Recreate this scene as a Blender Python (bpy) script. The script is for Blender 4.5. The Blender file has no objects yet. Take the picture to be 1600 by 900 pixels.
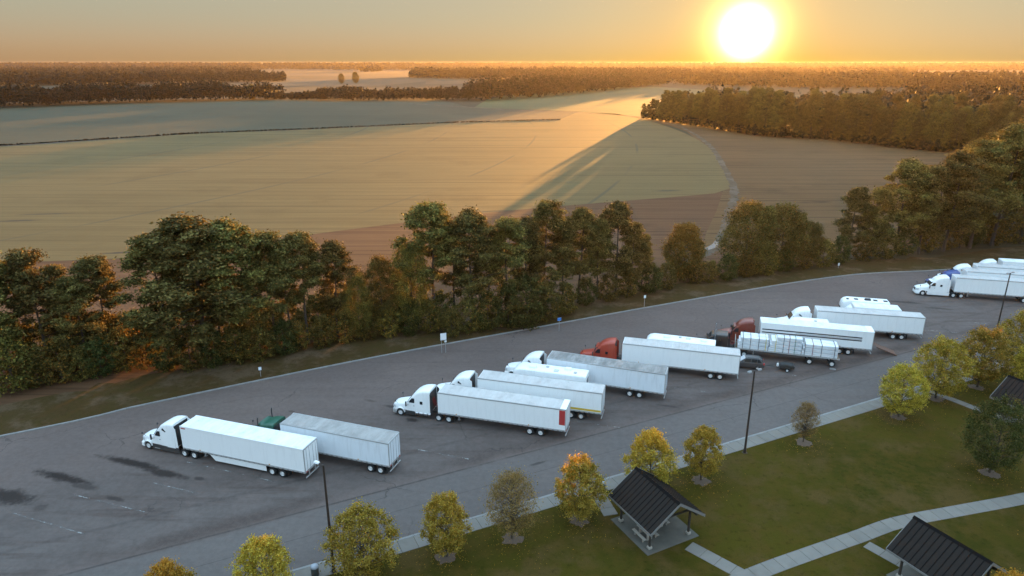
import bpy, math, random
import numpy as np
from mathutils import Vector, Matrix

random.seed(7)
RNG = np.random.default_rng(7)
R = math.radians
SC = bpy.context.scene
COL = SC.collection

# ------------------------------------------------------------------ camera
F_PX, CAM_H, PITCH = 1067.0, 43.0, math.atan((450 - 97) / 1067.0)
cam_d = bpy.data.cameras.new('camera')
cam_d.sensor_width = 36.0
cam_d.lens = 36.0 * F_PX / 1600.0
cam_d.clip_start, cam_d.clip_end = 0.5, 80000.0
cam = bpy.data.objects.new('camera', cam_d)
COL.objects.link(cam)
cam.location = (0, 0, CAM_H)
cam.rotation_euler = (math.pi / 2 - PITCH, 0, 0)
SC.camera = cam

# ------------------------------------------------------------------ sky, sun, exposure
SUN_AZ, SUN_EL = R(17.8), R(2.15)            # azimuth to the right of +Y
SUN_DIR = Vector((math.sin(SUN_AZ) * math.cos(SUN_EL), math.cos(SUN_AZ) * math.cos(SUN_EL), math.sin(SUN_EL)))
world = bpy.data.worlds.new('World')
SC.world = world
world.use_nodes = True
wt = world.node_tree
wt.nodes.clear()
W = wt.nodes.new
wl = wt.links.new
sky = W('ShaderNodeTexSky')
sky.sky_type = 'NISHITA'
sky.sun_disc = False
sky.sun_elevation = SUN_EL
sky.sun_rotation = SUN_AZ
sky.altitude = 50
sky.air_density = 1.0
sky.dust_density = 1.6
sky.ozone_density = 1.5
gam = W('ShaderNodeGamma'); gam.inputs[1].default_value = 0.19      # dynamic range of the sky, compressed evenly all round
wl(sky.outputs[0], gam.inputs[0])
tint = W('ShaderNodeVectorMath'); tint.operation = 'MULTIPLY'; tint.inputs[1].default_value = (0.672, 0.645, 0.545)
wl(gam.outputs[0], tint.inputs[0])
tc = W('ShaderNodeTexCoord')
nrm = W('ShaderNodeVectorMath'); nrm.operation = 'NORMALIZE'
wl(tc.outputs['Generated'], nrm.inputs[0])
dot = W('ShaderNodeVectorMath'); dot.operation = 'DOT_PRODUCT'
wl(nrm.outputs[0], dot.inputs[0]); dot.inputs[1].default_value = SUN_DIR
mx = W('ShaderNodeMath'); mx.operation = 'MAXIMUM'; wl(dot.outputs['Value'], mx.inputs[0]); mx.inputs[1].default_value = 0.0
sp = W('ShaderNodeSeparateXYZ'); wl(nrm.outputs[0], sp.inputs[0])     # blue fill added overhead to brighten truck sides, the same all round
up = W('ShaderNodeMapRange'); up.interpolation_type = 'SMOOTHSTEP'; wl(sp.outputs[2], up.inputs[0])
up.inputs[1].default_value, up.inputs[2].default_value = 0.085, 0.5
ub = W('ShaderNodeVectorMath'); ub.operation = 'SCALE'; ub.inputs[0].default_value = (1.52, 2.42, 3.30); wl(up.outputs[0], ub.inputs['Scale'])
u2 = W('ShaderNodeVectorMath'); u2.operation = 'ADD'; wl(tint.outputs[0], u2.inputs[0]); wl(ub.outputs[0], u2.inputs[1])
low = W('ShaderNodeMapRange'); low.interpolation_type = 'SMOOTHSTEP'; wl(sp.outputs[2], low.inputs[0])     # peach band low all round the horizon
low.inputs[1].default_value, low.inputs[2].default_value = 0.07, 0.0
lb = W('ShaderNodeVectorMath'); lb.operation = 'SCALE'; lb.inputs[0].default_value = (0.14, -0.035, -0.02); wl(low.outputs[0], lb.inputs['Scale'])
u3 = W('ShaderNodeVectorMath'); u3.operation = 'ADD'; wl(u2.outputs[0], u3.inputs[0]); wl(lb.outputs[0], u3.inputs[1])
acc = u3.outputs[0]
for power, col in ((6000, (26, 23, 18)), (1700, (5.2, 3.8, 1.5)), (650, (1.5, 0.8, 0.08)), (70, (0.30, 0.02, -0.14)), (14, (0.0, -0.02, -0.03))):   # aureole round the sun
    pw = W('ShaderNodeMath'); pw.operation = 'POWER'; wl(mx.outputs[0], pw.inputs[0]); pw.inputs[1].default_value = power
    sc_ = W('ShaderNodeVectorMath'); sc_.operation = 'SCALE'; sc_.inputs[0].default_value = col; wl(pw.outputs[0], sc_.inputs['Scale'])
    ad = W('ShaderNodeVectorMath'); ad.operation = 'ADD'; wl(acc, ad.inputs[0]); wl(sc_.outputs[0], ad.inputs[1])
    acc = ad.outputs[0]
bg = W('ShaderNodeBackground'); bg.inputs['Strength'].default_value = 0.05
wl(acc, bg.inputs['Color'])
wo = W('ShaderNodeOutputWorld'); wl(bg.outputs[0], wo.inputs['Surface'])

sun_d = bpy.data.lights.new('sun', 'SUN')
sun_d.energy = 2.9
sun_d.angle = R(0.53)
sun_d.color = (1.0, 0.43, 0.09)
sun = bpy.data.objects.new('sun', sun_d)
COL.objects.link(sun)
sun.rotation_euler = SUN_DIR.to_track_quat('Z', 'Y').to_euler()

SC.view_settings.view_transform = 'Standard'
SC.view_settings.look = 'None'
SC.view_settings.exposure = 3.6
SC.view_settings.gamma = 1.0
SC.view_settings.use_curve_mapping = False
SC.render.engine = 'CYCLES'
SC.cycles.use_denoising = True
SC.cycles.max_bounces = 6
SC.cycles.diffuse_bounces = 3
SC.cycles.glossy_bounces = 3
SC.cycles.transmission_bounces = 3
SC.cycles.transparent_max_bounces = 6
SC.cycles.volume_bounces = 0
SC.cycles.sample_clamp_indirect = 4.0

HAZE_DENSITY, HAZE_G = 1.7e-5, 0.56


def G(x, y, z=0.0):
    """photo pixel (1600x900) -> place on the level plane z, in metres"""
    u, v = x - 800.0, y - 450.0
    c, s = math.cos(PITCH), math.sin(PITCH)
    t = (CAM_H - z) / (v * c + F_PX * s)
    return (u * t, (F_PX * c - v * s) * t)


def height_at(x, yb, yt):
    X, Y = G(x, yb)
    v = yt - 450.0
    c, s = math.cos(PITCH), math.sin(PITCH)
    return CAM_H - Y * (v * c + F_PX * s) / (F_PX * c - v * s)


# ------------------------------------------------------------------ materials
MAT = {}


class NT:
    """small helper for procedural node materials"""
    def __init__(s, name, coord='pos'):
        s.m = bpy.data.materials.new(name); s.m.use_nodes = True
        s.t = s.m.node_tree; s.t.nodes.clear()
        s.out = s.t.nodes.new('ShaderNodeOutputMaterial')
        if coord == 'pos':
            s.co = s.t.nodes.new('ShaderNodeNewGeometry').outputs['Position']
        else:
            s.co = s.t.nodes.new('ShaderNodeTexCoord').outputs['Object']
        MAT[name] = s.m

    def n(s, t): return s.t.nodes.new(t)
    def l(s, a, b): s.t.links.new(a, b)

    def put(s, sock, v):
        if isinstance(v, bpy.types.NodeSocket): s.l(v, sock)
        elif v is not None:
            if isinstance(v, (tuple, list)) and sock.type == 'RGBA' and len(v) == 3: v = (*v, 1)
            sock.default_value = v

    def mapped(s, loc=(0, 0, 0), rot=(0, 0, 0), scale=(1, 1, 1), vec=None):
        m = s.n('ShaderNodeMapping'); s.put(m.inputs[0], vec or s.co)
        m.inputs['Location'].default_value = loc; m.inputs['Rotation'].default_value = rot; m.inputs['Scale'].default_value = scale
        return m.outputs[0]

    def noise(s, scale, detail=3, rough=0.55, vec=None, dist=0.0, color=False):
        m = s.n('ShaderNodeTexNoise'); s.put(m.inputs['Vector'], vec or s.co)
        m.inputs['Scale'].default_value = scale; m.inputs['Detail'].default_value = detail
        m.inputs['Roughness'].default_value = rough; m.inputs['Distortion'].default_value = dist
        return m.outputs['Color' if color else 'Fac']

    def math(s, op, a, b=None, c=None, clamp=False):
        m = s.n('ShaderNodeMath'); m.operation = op; m.use_clamp = clamp
        for i, v in enumerate((a, b, c)):
            if v is not None: s.put(m.inputs[i], v)
        return m.outputs[0]

    def step(s, v, lo, hi, a=0.0, b=1.0):
        m = s.n('ShaderNodeMapRange'); m.interpolation_type = 'SMOOTHSTEP'
        s.put(m.inputs[0], v)
        for i, k in enumerate((lo, hi, a, b)): m.inputs[i + 1].default_value = k
        return m.outputs[0]

    def mix(s, fac, a, b, mode='MIX'):
        m = s.n('ShaderNodeMix'); m.data_type = 'RGBA'; m.blend_type = mode
        s.put(m.inputs[0], fac); s.put(m.inputs[6], a); s.put(m.inputs[7], b)
        return m.outputs[2]

    def attr(s, name, fac=True):
        a = s.n('ShaderNodeAttribute'); a.attribute_name = name
        return a.outputs['Fac' if fac else 'Color']

    def sep(s, vec=None):
        m = s.n('ShaderNodeSeparateXYZ'); s.put(m.inputs[0], vec or s.co)
        return m.outputs

    def bump(s, h, strength=0.3, dist=0.02, normal=None):
        b = s.n('ShaderNodeBump'); b.inputs['Strength'].default_value = strength; b.inputs['Distance'].default_value = dist
        s.put(b.inputs['Height'], h)
        if normal: s.l(normal, b.inputs['Normal'])
        return b.outputs[0]

    def bsdf(s, col, rough=0.6, metal=0.0, normal=None, spec=0.5, coat=0.0, alpha=None, emis=None):
        p = s.n('ShaderNodeBsdfPrincipled')
        s.put(p.inputs['Base Color'], col); s.put(p.inputs['Roughness'], rough); s.put(p.inputs['Metallic'], metal)
        s.put(p.inputs['Specular IOR Level'], spec); s.put(p.inputs['Coat Weight'], coat)
        if normal is not None: s.l(normal, p.inputs['Normal'])
        if alpha is not None: s.put(p.inputs['Alpha'], alpha)
        s.l(p.outputs[0], s.out.inputs['Surface'])
        return p


def mat_paint(name, col, rough=0.38, dirt=0.35, coat=0.15, metal=0.0, dirtcol=(0.16, 0.14, 0.12)):
    t = NT(name, 'obj')
    st = t.noise(1.3, 4, vec=t.mapped(scale=(2.2, 2.2, 0.35)))
    blot = t.noise(0.7, 3)
    z = t.sep()[2]
    low = t.step(z, 1.7, 0.4, 0, 0.6)                     # road film near the wheels
    d = t.math('MULTIPLY', t.math('ADD', t.step(st, 0.48, 0.78), low), dirt, clamp=True)
    c = t.mix(d, col, tuple(0.55 * k + 0.45 * q for k, q in zip(col, dirtcol)))
    c = t.mix(t.step(blot, 0.35, 0.7, 0.0, 0.10), c, (0.9 * col[0], 0.9 * col[1], 0.92 * col[2]))
    t.bsdf(c, t.math('ADD', rough, t.math('MULTIPLY', d, 0.3)), metal, coat=coat)
    return t.m


def mat_plain(name, col, rough=0.6, metal=0.0, var=0.25, scale=4.0, coord='obj', spec=0.5):
    t = NT(name, coord)
    n = t.noise(scale, 4)
    c = t.mix(n, tuple(k * (1 - var) for k in col), tuple(min(1, k * (1 + var)) for k in col))
    t.bsdf(c, rough, metal, spec=spec)
    return t.m


def mat_glass(name, col=(0.012, 0.014, 0.017), rough=0.08):
    t = NT(name, 'obj')
    c = t.mix(t.noise(1.1, 2), col, tuple(k * 1.9 for k in col))
    t.bsdf(c, rough, 0, spec=0.7)
    return t.m


def mat_leaf(name, a, b, c=None, trans=0.38, rough=0.7):
    """a..b by the leaf's own tint; c is the autumn and painted sun-glow colour picked by the 'autumn' value of the leaf"""
    t = NT(name, 'obj')
    oi = t.n('ShaderNodeObjectInfo')
    k = t.attr('tint')
    col = t.mix(k, a, b)
    if c is not None: col = t.mix(t.attr('autumn'), col, c)
    hs = t.n('ShaderNodeHueSaturation')
    t.put(hs.inputs['Hue'], t.math('MULTIPLY_ADD', oi.outputs['Random'], 0.03, 0.485))
    t.put(hs.inputs['Value'], t.math('MULTIPLY_ADD', oi.outputs['Random'], 0.45, 0.78))
    t.l(col, hs.inputs['Color'])
    d = t.n('ShaderNodeBsdfPrincipled'); t.l(hs.outputs[0], d.inputs['Base Color'])
    d.inputs['Roughness'].default_value = rough; d.inputs['Specular IOR Level'].default_value = 0.08
    tr = t.n('ShaderNodeBsdfTranslucent')
    warm = t.mix(1.0, hs.outputs[0], (1.25, 1.0, 0.45), 'MULTIPLY'); t.l(warm, tr.inputs[0])
    mxs = t.n('ShaderNodeMixShader'); mxs.inputs[0].default_value = trans
    t.l(d.outputs[0], mxs.inputs[1]); t.l(tr.outputs[0], mxs.inputs[2]); t.l(mxs.outputs[0], t.out.inputs[0])
    return t.m


LOT_ANG = R(25.7)


def stain_mask(t, stains, vec):
    acc = None
    wob = t.noise(0.55, 4, rough=0.7)
    fine = t.noise(2.1, 4, rough=0.7)
    for (x, y, ang, lx, ly, k) in stains:
        sub = t.n('ShaderNodeVectorMath'); sub.operation = 'SUBTRACT'; t.l(vec, sub.inputs[0]); sub.inputs[1].default_value = (x, y, 0)
        m = t.mapped(rot=(0, 0, -ang), vec=sub.outputs[0])
        sc = t.n('ShaderNodeVectorMath'); sc.operation = 'MULTIPLY'; t.l(m, sc.inputs[0]); sc.inputs[1].default_value = (1 / lx, 1 / ly, 0)
        ln = t.n('ShaderNodeVectorMath'); ln.operation = 'LENGTH'; t.l(sc.outputs[0], ln.inputs[0])
        r = t.math('ADD', ln.outputs['Value'], t.math('MULTIPLY_ADD', wob, 1.2, -0.6))
        r = t.math('ADD', r, t.math('MULTIPLY_ADD', fine, 0.9, -0.45))
        v = t.math('MULTIPLY', t.step(r, 1.15, 0.35), k)
        acc = v if acc is None else t.math('MAXIMUM', acc, v)
    return acc


def band(t, coord, at, half, soft):
    """1 on the strip |coord-at|<half"""
    d = t.math('ABSOLUTE', t.math('SUBTRACT', coord, at))
    return t.step(d, half + soft, max(half - soft, 0.0) if half > soft else half * 0.3)


def make_asphalt():
    t = NT('asphalt')
    big = t.noise(0.045, 4, 0.6)
    mid = t.noise(0.35, 5, 0.65)
    fine = t.noise(16, 3, 0.7)
    c = t.mix(t.step(big, 0.35, 0.68), (0.1044, 0.0805, 0.0734), (0.1399, 0.1062, 0.0944))
    c = t.mix(t.step(mid, 0.4, 0.75, 0, 0.45), c, (0.1099, 0.0769, 0.0646))
    # coordinates along / across the lane
    rot = t.mapped(rot=(0, 0, -LOT_ANG))
    xs = t.sep(rot)
    wob = t.noise(0.05, 3, 0.5)
    v = t.math('ADD', xs[1], t.math('MULTIPLY_ADD', wob, 3.0, -1.5))
    # stall zone is browner and dirtier than the lanes
    vz = xs[1]
    stall = t.math('MULTIPLY', t.step(vz, 61.5, 63.5), t.step(vz, 82.0, 74.0))
    lane = t.step(vz, 62.2, 61.0)
    c = t.mix(t.math('MULTIPLY', lane, 0.75), c, t.mix(t.step(big, 0.3, 0.7), (0.0884, 0.0818, 0.0782), (0.1072, 0.0986, 0.0935)))
    c = t.mix(t.math('MULTIPLY', stall, t.step(mid, 0.2, 0.65, 0.35, 0.9)), c, t.mix(t.step(t.noise(0.12, 4, 0.6), 0.35, 0.65), (0.0682, 0.0565, 0.0518), (0.1013, 0.0866, 0.0803)))
    # tyre darkened streaks that follow the stalls
    strk = t.noise(1.0, 4, 0.6, vec=t.mapped(rot=(0, 0, R(17.0)), scale=(0.07, 0.75, 1)))
    c = t.mix(t.math('MULTIPLY', stall, t.step(strk, 0.48, 0.70, 0, 0.8)), c, (0.0513, 0.0356, 0.0304))
    lane_strk = t.noise(1.0, 4, 0.6, vec=t.mapped(rot=(0, 0, -LOT_ANG), scale=(0.02, 0.6, 1)))
    c = t.mix(t.step(lane_strk, 0.48, 0.75, 0, 0.5), c, (0.0792, 0.0599, 0.0557))
    # dark paving joints along the lane
    for at, hw, k in ((61.6, 0.13, 0.75), (57.6, 0.05, 0.5), (67.4, 0.22, 0.32), (90.0, 0.05, 0.3)):
        d = band(t, xs[1], at, hw, hw * 0.7)
        d = t.math('MULTIPLY', d, t.step(t.noise(0.35, 4, 0.6), 0.25, 0.55, 0.35 * k, k))
        c = t.mix(d, c, (0.0210, 0.0203, 0.0210))
    smear = t.math('MULTIPLY', t.step(t.math('ABSOLUTE', t.math('SUBTRACT', v, 62.9)), 1.8, 0.2), t.step(t.noise(0.05, 3), 0.42, 0.60, 0, 0.8))
    c = t.mix(smear, c, (0.0446, 0.0313, 0.0266))
    grit = t.noise(1.5, 6, 0.78)
    c = t.mix(t.step(grit, 0.38, 0.62, 0, 0.5), t.mix(0.16, c, (0.02, 0.017, 0.015)), t.mix(0.12, c, (0.3152, 0.2545, 0.2380)))
    # fine random cracks
    vor = t.n('ShaderNodeTexVoronoi'); vor.feature = 'DISTANCE_TO_EDGE'; vor.inputs['Scale'].default_value = 0.11
    wv = t.n('ShaderNodeVectorMath'); wv.operation = 'ADD'; t.l(t.co, wv.inputs[0])
    ns = t.n('ShaderNodeVectorMath'); ns.operation = 'SCALE'; t.l(t.noise(0.5, 3, color=True), ns.inputs[0]); ns.inputs['Scale'].default_value = 2.2
    t.l(ns.outputs[0], wv.inputs[1]); t.l(wv.outputs[0], vor.inputs['Vector'])
    crack = t.math('MULTIPLY', t.step(vor.outputs['Distance'], 0.009, 0.002), t.step(t.noise(0.09, 2), 0.5, 0.62, 0, 0.6))
    c = t.mix(crack, c, (0.0245, 0.0238, 0.0245))
    # oil and rubber stains
    A1 = R(162)
    st = [(-42.8, 67.0, A1, 5.2, 0.75, 1.0), (-38.2, 65.0, A1, 3.6, 0.7, 0.95), (-49.0, 64.2, A1, 4.8, 0.8, 1.0), (-45.7, 62.6, A1, 2.0, 0.6, 0.6),
          (-52.5, 60.8, A1, 3.8, 1.4, 0.95), (-41.2, 60.4, A1, 1.6, 0.4, 0.7), (-34.0, 64.0, A1, 0.8, 0.4, 0.7), (-48.0, 59.0, A1, 1.2, 0.7, 0.45),
          (-9.4, 79.6, A1, 2.6, 0.5, 0.85), (-12.6, 76.8, A1, 1.0, 0.6, 0.95), (-15.5, 80.2, A1, 1.8, 0.4, 0.6), (-4.0, 78.6, A1, 1.6, 0.5, 0.5),
          (-19.0, 82.0, A1, 1.0, 0.4, 0.4), (74.0, 121.5, R(165), 4.0, 0.7, 0.6), (78.5, 118.0, R(165), 3.0, 0.6, 0.55), (72.0, 116.0, R(165), 2.4, 0.4, 0.5),
          (63.0, 117.5, R(165), 2.0, 0.4, 0.45), (-28.5, 79.0, A1, 0.6, 0.3, 0.5), (20.5, 80.5, A1, 1.6, 0.3, 0.45), (3.0, 67.0, R(26), 1.2, 0.25, 0.6)]
    sm = stain_mask(t, st, t.co)
    c = t.mix(sm, c, (0.0140, 0.0126, 0.0119))
    c = t.mix(t.step(fine, 0.2, 0.8, 0, 0.25), c, (0.1771, 0.1354, 0.1233))
    t.bsdf(c, 0.9, 0, t.bump(fine, 0.25, 0.01), spec=t.math('MULTIPLY_ADD', sm, -0.16, 0.18))
    return t.m


def make_lawn(name, a, b, dry, bare, scale=1.0):
    t = NT(name)
    big = t.noise(0.06 * scale, 4, 0.6)
    mid = t.noise(0.5 * scale, 5, 0.7)
    fine = t.noise(9, 4, 0.75)
    c = t.mix(t.step(big, 0.35, 0.66), a, b)
    c = t.mix(t.step(mid, 0.40, 0.66, 0, 0.8), c, dry)
    c = t.mix(t.step(t.noise(0.16, 5, 0.7), 0.46, 0.64, 0, 0.85), c, bare)
    c = t.mix(t.step(t.noise(1.7, 4, 0.7), 0.52, 0.72, 0, 0.5), c, tuple(0.45 * k for k in a))
    c = t.mix(t.step(fine, 0.3, 0.7, 0.0, 0.6), c, t.mix(0.6, c, (0.012, 0.012, 0.006)))
    t.bsdf(c, 0.95, 0, t.bump(fine, 0.9, 0.06), spec=0.03)
    return t.m


def make_field(name, a, b, streak, ang, rings=None, spec=0.12, rough=0.8, bare=None, spots=None):
    """grass crop: fine rows along 'ang', optional sprinkler wheel tracks on circles"""
    t = NT(name)
    big = t.noise(0.008, 4, 0.6)
    c = t.mix(t.step(big, 0.3, 0.7), a, b)
    row = t.noise(1.0, 5, 0.65, vec=t.mapped(rot=(0, 0, -ang), scale=(0.006, 0.22, 1)))
    c = t.mix(t.step(row, 0.45, 0.72, 0, 0.55), c, streak)
    row2 = t.noise(1.0, 4, 0.7, vec=t.mapped(rot=(0, 0, -ang), scale=(0.015, 0.9, 1)))
    c = t.mix(t.step(row2, 0.45, 0.7, 0, 0.5), c, tuple(1.3 * k for k in b))
    row3 = t.noise(1.0, 3, 0.6, vec=t.mapped(rot=(0, 0, -ang - 0.06), scale=(0.004, 0.5, 1)))
    c = t.mix(t.step(row3, 0.56, 0.66, 0, 0.55), c, tuple(0.6 * k for k in streak))
    patch = t.noise(0.03, 5, 0.7)
    c = t.mix(t.step(patch, 0.5, 0.72, 0, 0.4), c, streak)
    if bare is not None:
        bp = t.noise(1.0, 4, 0.65, vec=t.mapped(rot=(0, 0, -ang), scale=(0.02, 0.14, 1)))
        c = t.mix(t.step(bp, 0.66, 0.74, 0, 0.85), c, bare)
    if spots:
        c = t.mix(stain_mask(t, spots, t.co), c, (0.035, 0.03, 0.025))
    if rings:
        (cx, cy, base, gap) = rings
        sub = t.n('ShaderNodeVectorMath'); sub.operation = 'SUBTRACT'; t.l(t.co, sub.inputs[0]); sub.inputs[1].default_value = (cx, cy, 0)
        ln = t.n('ShaderNodeVectorMath'); ln.operation = 'LENGTH'; t.l(sub.outputs[0], ln.inputs[0])
        q = t.math('PINGPONG', t.math('SUBTRACT', ln.outputs['Value'], base), gap / 2)
        k = t.math('MULTIPLY', t.step(q, 0.9, 0.35), t.step(t.noise(0.012, 3), 0.42, 0.56, 0.0, 0.7))
        c = t.mix(k, c, (0.06, 0.055, 0.035))
    fine = t.noise(3.5, 4, 0.75)
    t.bsdf(c, rough, 0, t.bump(fine, 0.5, 0.12), spec=spec)
    return t.m

make_asphalt()
make_lawn('lawn', (0.040, 0.037, 0.005), (0.064, 0.052, 0.007), (0.078, 0.050, 0.010), (0.088, 0.056, 0.018))
make_lawn('verge_grass', (0.060, 0.039, 0.014), (0.064, 0.046, 0.015), (0.076, 0.044, 0.020), (0.120, 0.080, 0.050), 1.3)
mat_plain('kerb_concrete', (0.2040, 0.1972, 0.1904), 0.85, var=0.35, scale=1.2, coord='pos')


def make_slab_mat():
    t = NT('path_concrete')
    oi = t.n('ShaderNodeObjectInfo')
    c = t.mix(t.noise(0.9, 5, 0.65), (0.1451, 0.1316, 0.1193), (0.2111, 0.1915, 0.1671))
    c = t.mix(t.step(t.noise(0.35, 4), 0.5, 0.75, 0, 0.5), c, (0.1121, 0.0987, 0.0822))
    c = t.mix(t.math('MULTIPLY', oi.outputs['Random'], 0.35), c, (0.1253, 0.1137, 0.1008))
    g = t.noise(30, 3)
    t.bsdf(c, 0.88, 0, t.bump(g, 0.2, 0.01), spec=0.3)


make_slab_mat()
SP = [(-141, 191, R(10), 7, 1.2, 0.8), (-139, 200, R(10), 9, 1.0, 0.7), (-93, 156.6, R(10), 5, 1.0, 0.9), (-6, 204, R(15), 8, 1.2, 0.7), (55, 239, R(5), 6, 1.6, 0.7), (-150, 160, R(10), 8, 0.8, 0.6)]
make_field('field_frosted', (0.108, 0.078, 0.032), (0.127, 0.090, 0.037), (0.068, 0.047, 0.018), R(8), (-605, 470, 505, 58), 0.08, 0.8, None, SP)
make_field('field_pasture', (0.046, 0.047, 0.028), (0.060, 0.060, 0.036), (0.040, 0.036, 0.021), R(14), None, 0.08, 0.8, (0.100, 0.062, 0.038))
make_field('field_green', (0.060, 0.070, 0.030), (0.078, 0.086, 0.036), (0.050, 0.050, 0.022), R(4), None, 0.1, 0.8)
make_field('field_stubble', (0.094, 0.054, 0.024), (0.122, 0.072, 0.034), (0.044, 0.025, 0.012), R(-8), None, 0.06, 0.85, (0.034, 0.021, 0.012))
make_field('field_pale', (0.070, 0.055, 0.034), (0.088, 0.068, 0.043), (0.060, 0.047, 0.029), R(4), None, 0.06, 0.85)
make_field('soil', (0.088, 0.047, 0.025), (0.112, 0.060, 0.033), (0.052, 0.029, 0.017), R(10), None, 0.05, 0.9, (0.046, 0.031, 0.022))
make_field('far_land', (0.040, 0.034, 0.018), (0.058, 0.046, 0.026), (0.034, 0.028, 0.016), R(3), None, 0.08, 0.85)


def make_track():
    t = NT('track_sand')
    c = t.mix(t.noise(0.25, 5, 0.65), (0.055, 0.041, 0.027), (0.125, 0.096, 0.068))
    c = t.mix(t.step(t.noise(0.7, 4), 0.5, 0.7, 0, 0.7), c, (0.035, 0.027, 0.018))
    t.bsdf(c, t.step(t.noise(0.12, 4), 0.45, 0.62, 0.85, 0.6), 0, t.bump(t.noise(2.0, 4), 0.4, 0.1), spec=0.05)


make_track()
mat_plain('bare_soil', (0.075, 0.055, 0.038), 0.95, var=0.4, scale=1.5, coord='pos')
mat_plain('ditch_soil', (0.028, 0.022, 0.015), 0.95, var=0.5, scale=0.3, coord='pos')
mat_plain('mulch', (0.095, 0.062, 0.042), 0.95, var=0.5, scale=6.0, coord='pos')


def make_paint_line():
    t = NT('worn_paint')
    w = t.step(t.noise(0.9, 5, 0.75), 0.46, 0.62)
    t.bsdf((0.32, 0.32, 0.31), 0.8, alpha=t.math('MULTIPLY', w, 0.75))


make_paint_line()


# ------------------------------------------------------------------ mesh building
class MB:
    def __init__(s): s.v = []; s.f = []

    def add(s, vs, fs):
        b = len(s.v); s.v += [tuple(p) for p in vs]; s.f += [tuple(i + b for i in q) for q in fs]; return s

    def box(s, x0, x1, y0, y1, z0, z1):
        return s.add([(x0, y0, z0), (x1, y0, z0), (x1, y1, z0), (x0, y1, z0), (x0, y0, z1), (x1, y0, z1), (x1, y1, z1), (x0, y1, z1)],
                     [(0, 3, 2, 1), (4, 5, 6, 7), (0, 1, 5, 4), (1, 2, 6, 5), (2, 3, 7, 6), (3, 0, 4, 7)])

    def cbox(s, x0, x1, y0, y1, z0, z1, c=0.04):
        def ring(i, z):
            a0, a1, b0, b1 = x0 + i, x1 - i, y0 + i, y1 - i
            return [(a0 + c, b0, z), (a1 - c, b0, z), (a1, b0 + c, z), (a1, b1 - c, z), (a1 - c, b1, z), (a0 + c, b1, z), (a0, b1 - c, z), (a0, b0 + c, z)]
        return s.rings([ring(c, z0), ring(0, z0 + c), ring(0, z1 - c), ring(c, z1)])

    def rings(s, rs, closed=True, caps=True):
        n = len(rs[0]); vs = [p for r in rs for p in r]; fs = []
        for i in range(len(rs) - 1):
            for j in range(n if closed else n - 1):
                k = (j + 1) % n
                fs.append((i * n + j, i * n + k, (i + 1) * n + k, (i + 1) * n + j))
        if caps:
            fs.append(tuple(range(n - 1, -1, -1))); m = (len(rs) - 1) * n; fs.append(tuple(range(m, m + n)))
        return s.add(vs, fs)

    def cyl(s, p0, p1, r0, r1=None, n=10, caps=True):
        r1 = r0 if r1 is None else r1
        p0, p1 = Vector(p0), Vector(p1); d = (p1 - p0).normalized()
        a = d.orthogonal().normalized(); b = d.cross(a)
        rr = [[tuple(p + (a * math.cos(t) + b * math.sin(t)) * r) for t in (2 * math.pi * k / n for k in range(n))] for p, r in ((p0, r0), (p1, r1))]
        return s.rings(rr, caps=caps)

    def tube(s, pts, rads, n=6):
        pts = [Vector(p) for p in pts]; rr = []
        for i, p in enumerate(pts):
            d = (pts[min(i + 1, len(pts) - 1)] - pts[max(i - 1, 0)]).normalized()
            a = d.cross(Vector((0.31, 0.95, 0.05))).normalized(); b = d.cross(a)
            rr.append([tuple(p + (a * math.cos(t) + b * math.sin(t)) * rads[i]) for t in (2 * math.pi * k / n for k in range(n))])
        return s.rings(rr)

    def lathe_y(s, prof, n=20, caps=True):
        """profile of (radius, y) turned about the y axis"""
        rr = [[(r * math.cos(a), y, r * math.sin(a)) for a in (2 * math.pi * k / n for k in range(n))] for r, y in prof]
        return s.rings(rr, caps=caps)

    def lathe_z(s, prof, n=14):
        rr = [[(r * math.cos(a), r * math.sin(a), z) for a in (2 * math.pi * k / n for k in range(n))] for r, z in prof]
        return s.rings(rr)

    def loft(s, st, crown=0.02):
        """stations (x, half width at the foot, half width at the shoulder, z0, z1, corner radius)"""
        rr = []
        for (x, wb, wt_, z0, z1, r) in st:
            r = min(r, wt_ * 0.95, (z1 - z0) * 0.48)
            left = [(-wb, z0), (-(wb * 0.5 + wt_ * 0.5), (z0 + z1 - r) / 2), (-wt_, z1 - r)]
            for k in range(1, 5):
                a = math.pi / 2 * k / 4
                left.append((-wt_ + r - r * math.cos(a), z1 - r + r * math.sin(a)))
            pts = left + [(0, z1 + crown)] + [(-y, z) for y, z in reversed(left)]
            rr.append([(x, y, z) for y, z in pts])
        return s.rings(rr)

    def plate(s, poly, axis, a, b):
        """polygon (two remaining axes) extruded from a to b along the axis"""
        n = len(poly)
        mk = {'x': lambda p, q: (q, p[0], p[1]), 'y': lambda p, q: (p[0], q, p[1]), 'z': lambda p, q: (p[0], p[1], q)}[axis]
        return s.rings([[mk(p, a) for p in poly], [mk(p, b) for p in poly]])

    def mesh(s, name, mat=None, smooth=None):
        me = bpy.data.meshes.new(name)
        me.from_pydata(s.v, [], s.f); me.validate(); 
        import bmesh as _b
        bm = _b.new(); bm.from_mesh(me); _b.ops.recalc_face_normals(bm, faces=bm.faces); bm.to_mesh(me); bm.free()
        me.materials.append(MAT[mat] if mat else None)
        if smooth:
            me.polygons.foreach_set('use_smooth', [True] * len(me.polygons)); me.set_sharp_from_angle(angle=R(smooth))
        return me


def link(name, data, parent=None, loc=None, rz=None, mat=None, kind=None):
    o = bpy.data.objects.new(name, data); COL.objects.link(o)
    if parent is not None: o.parent = parent
    if loc is not None: o.location = loc
    if rz is not None: o.rotation_euler = (0, 0, rz)
    if mat is not None:
        o.material_slots[0].link = 'OBJECT'; o.material_slots[0].material = MAT[mat]
    if kind: o['kind'] = kind
    return o


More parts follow.
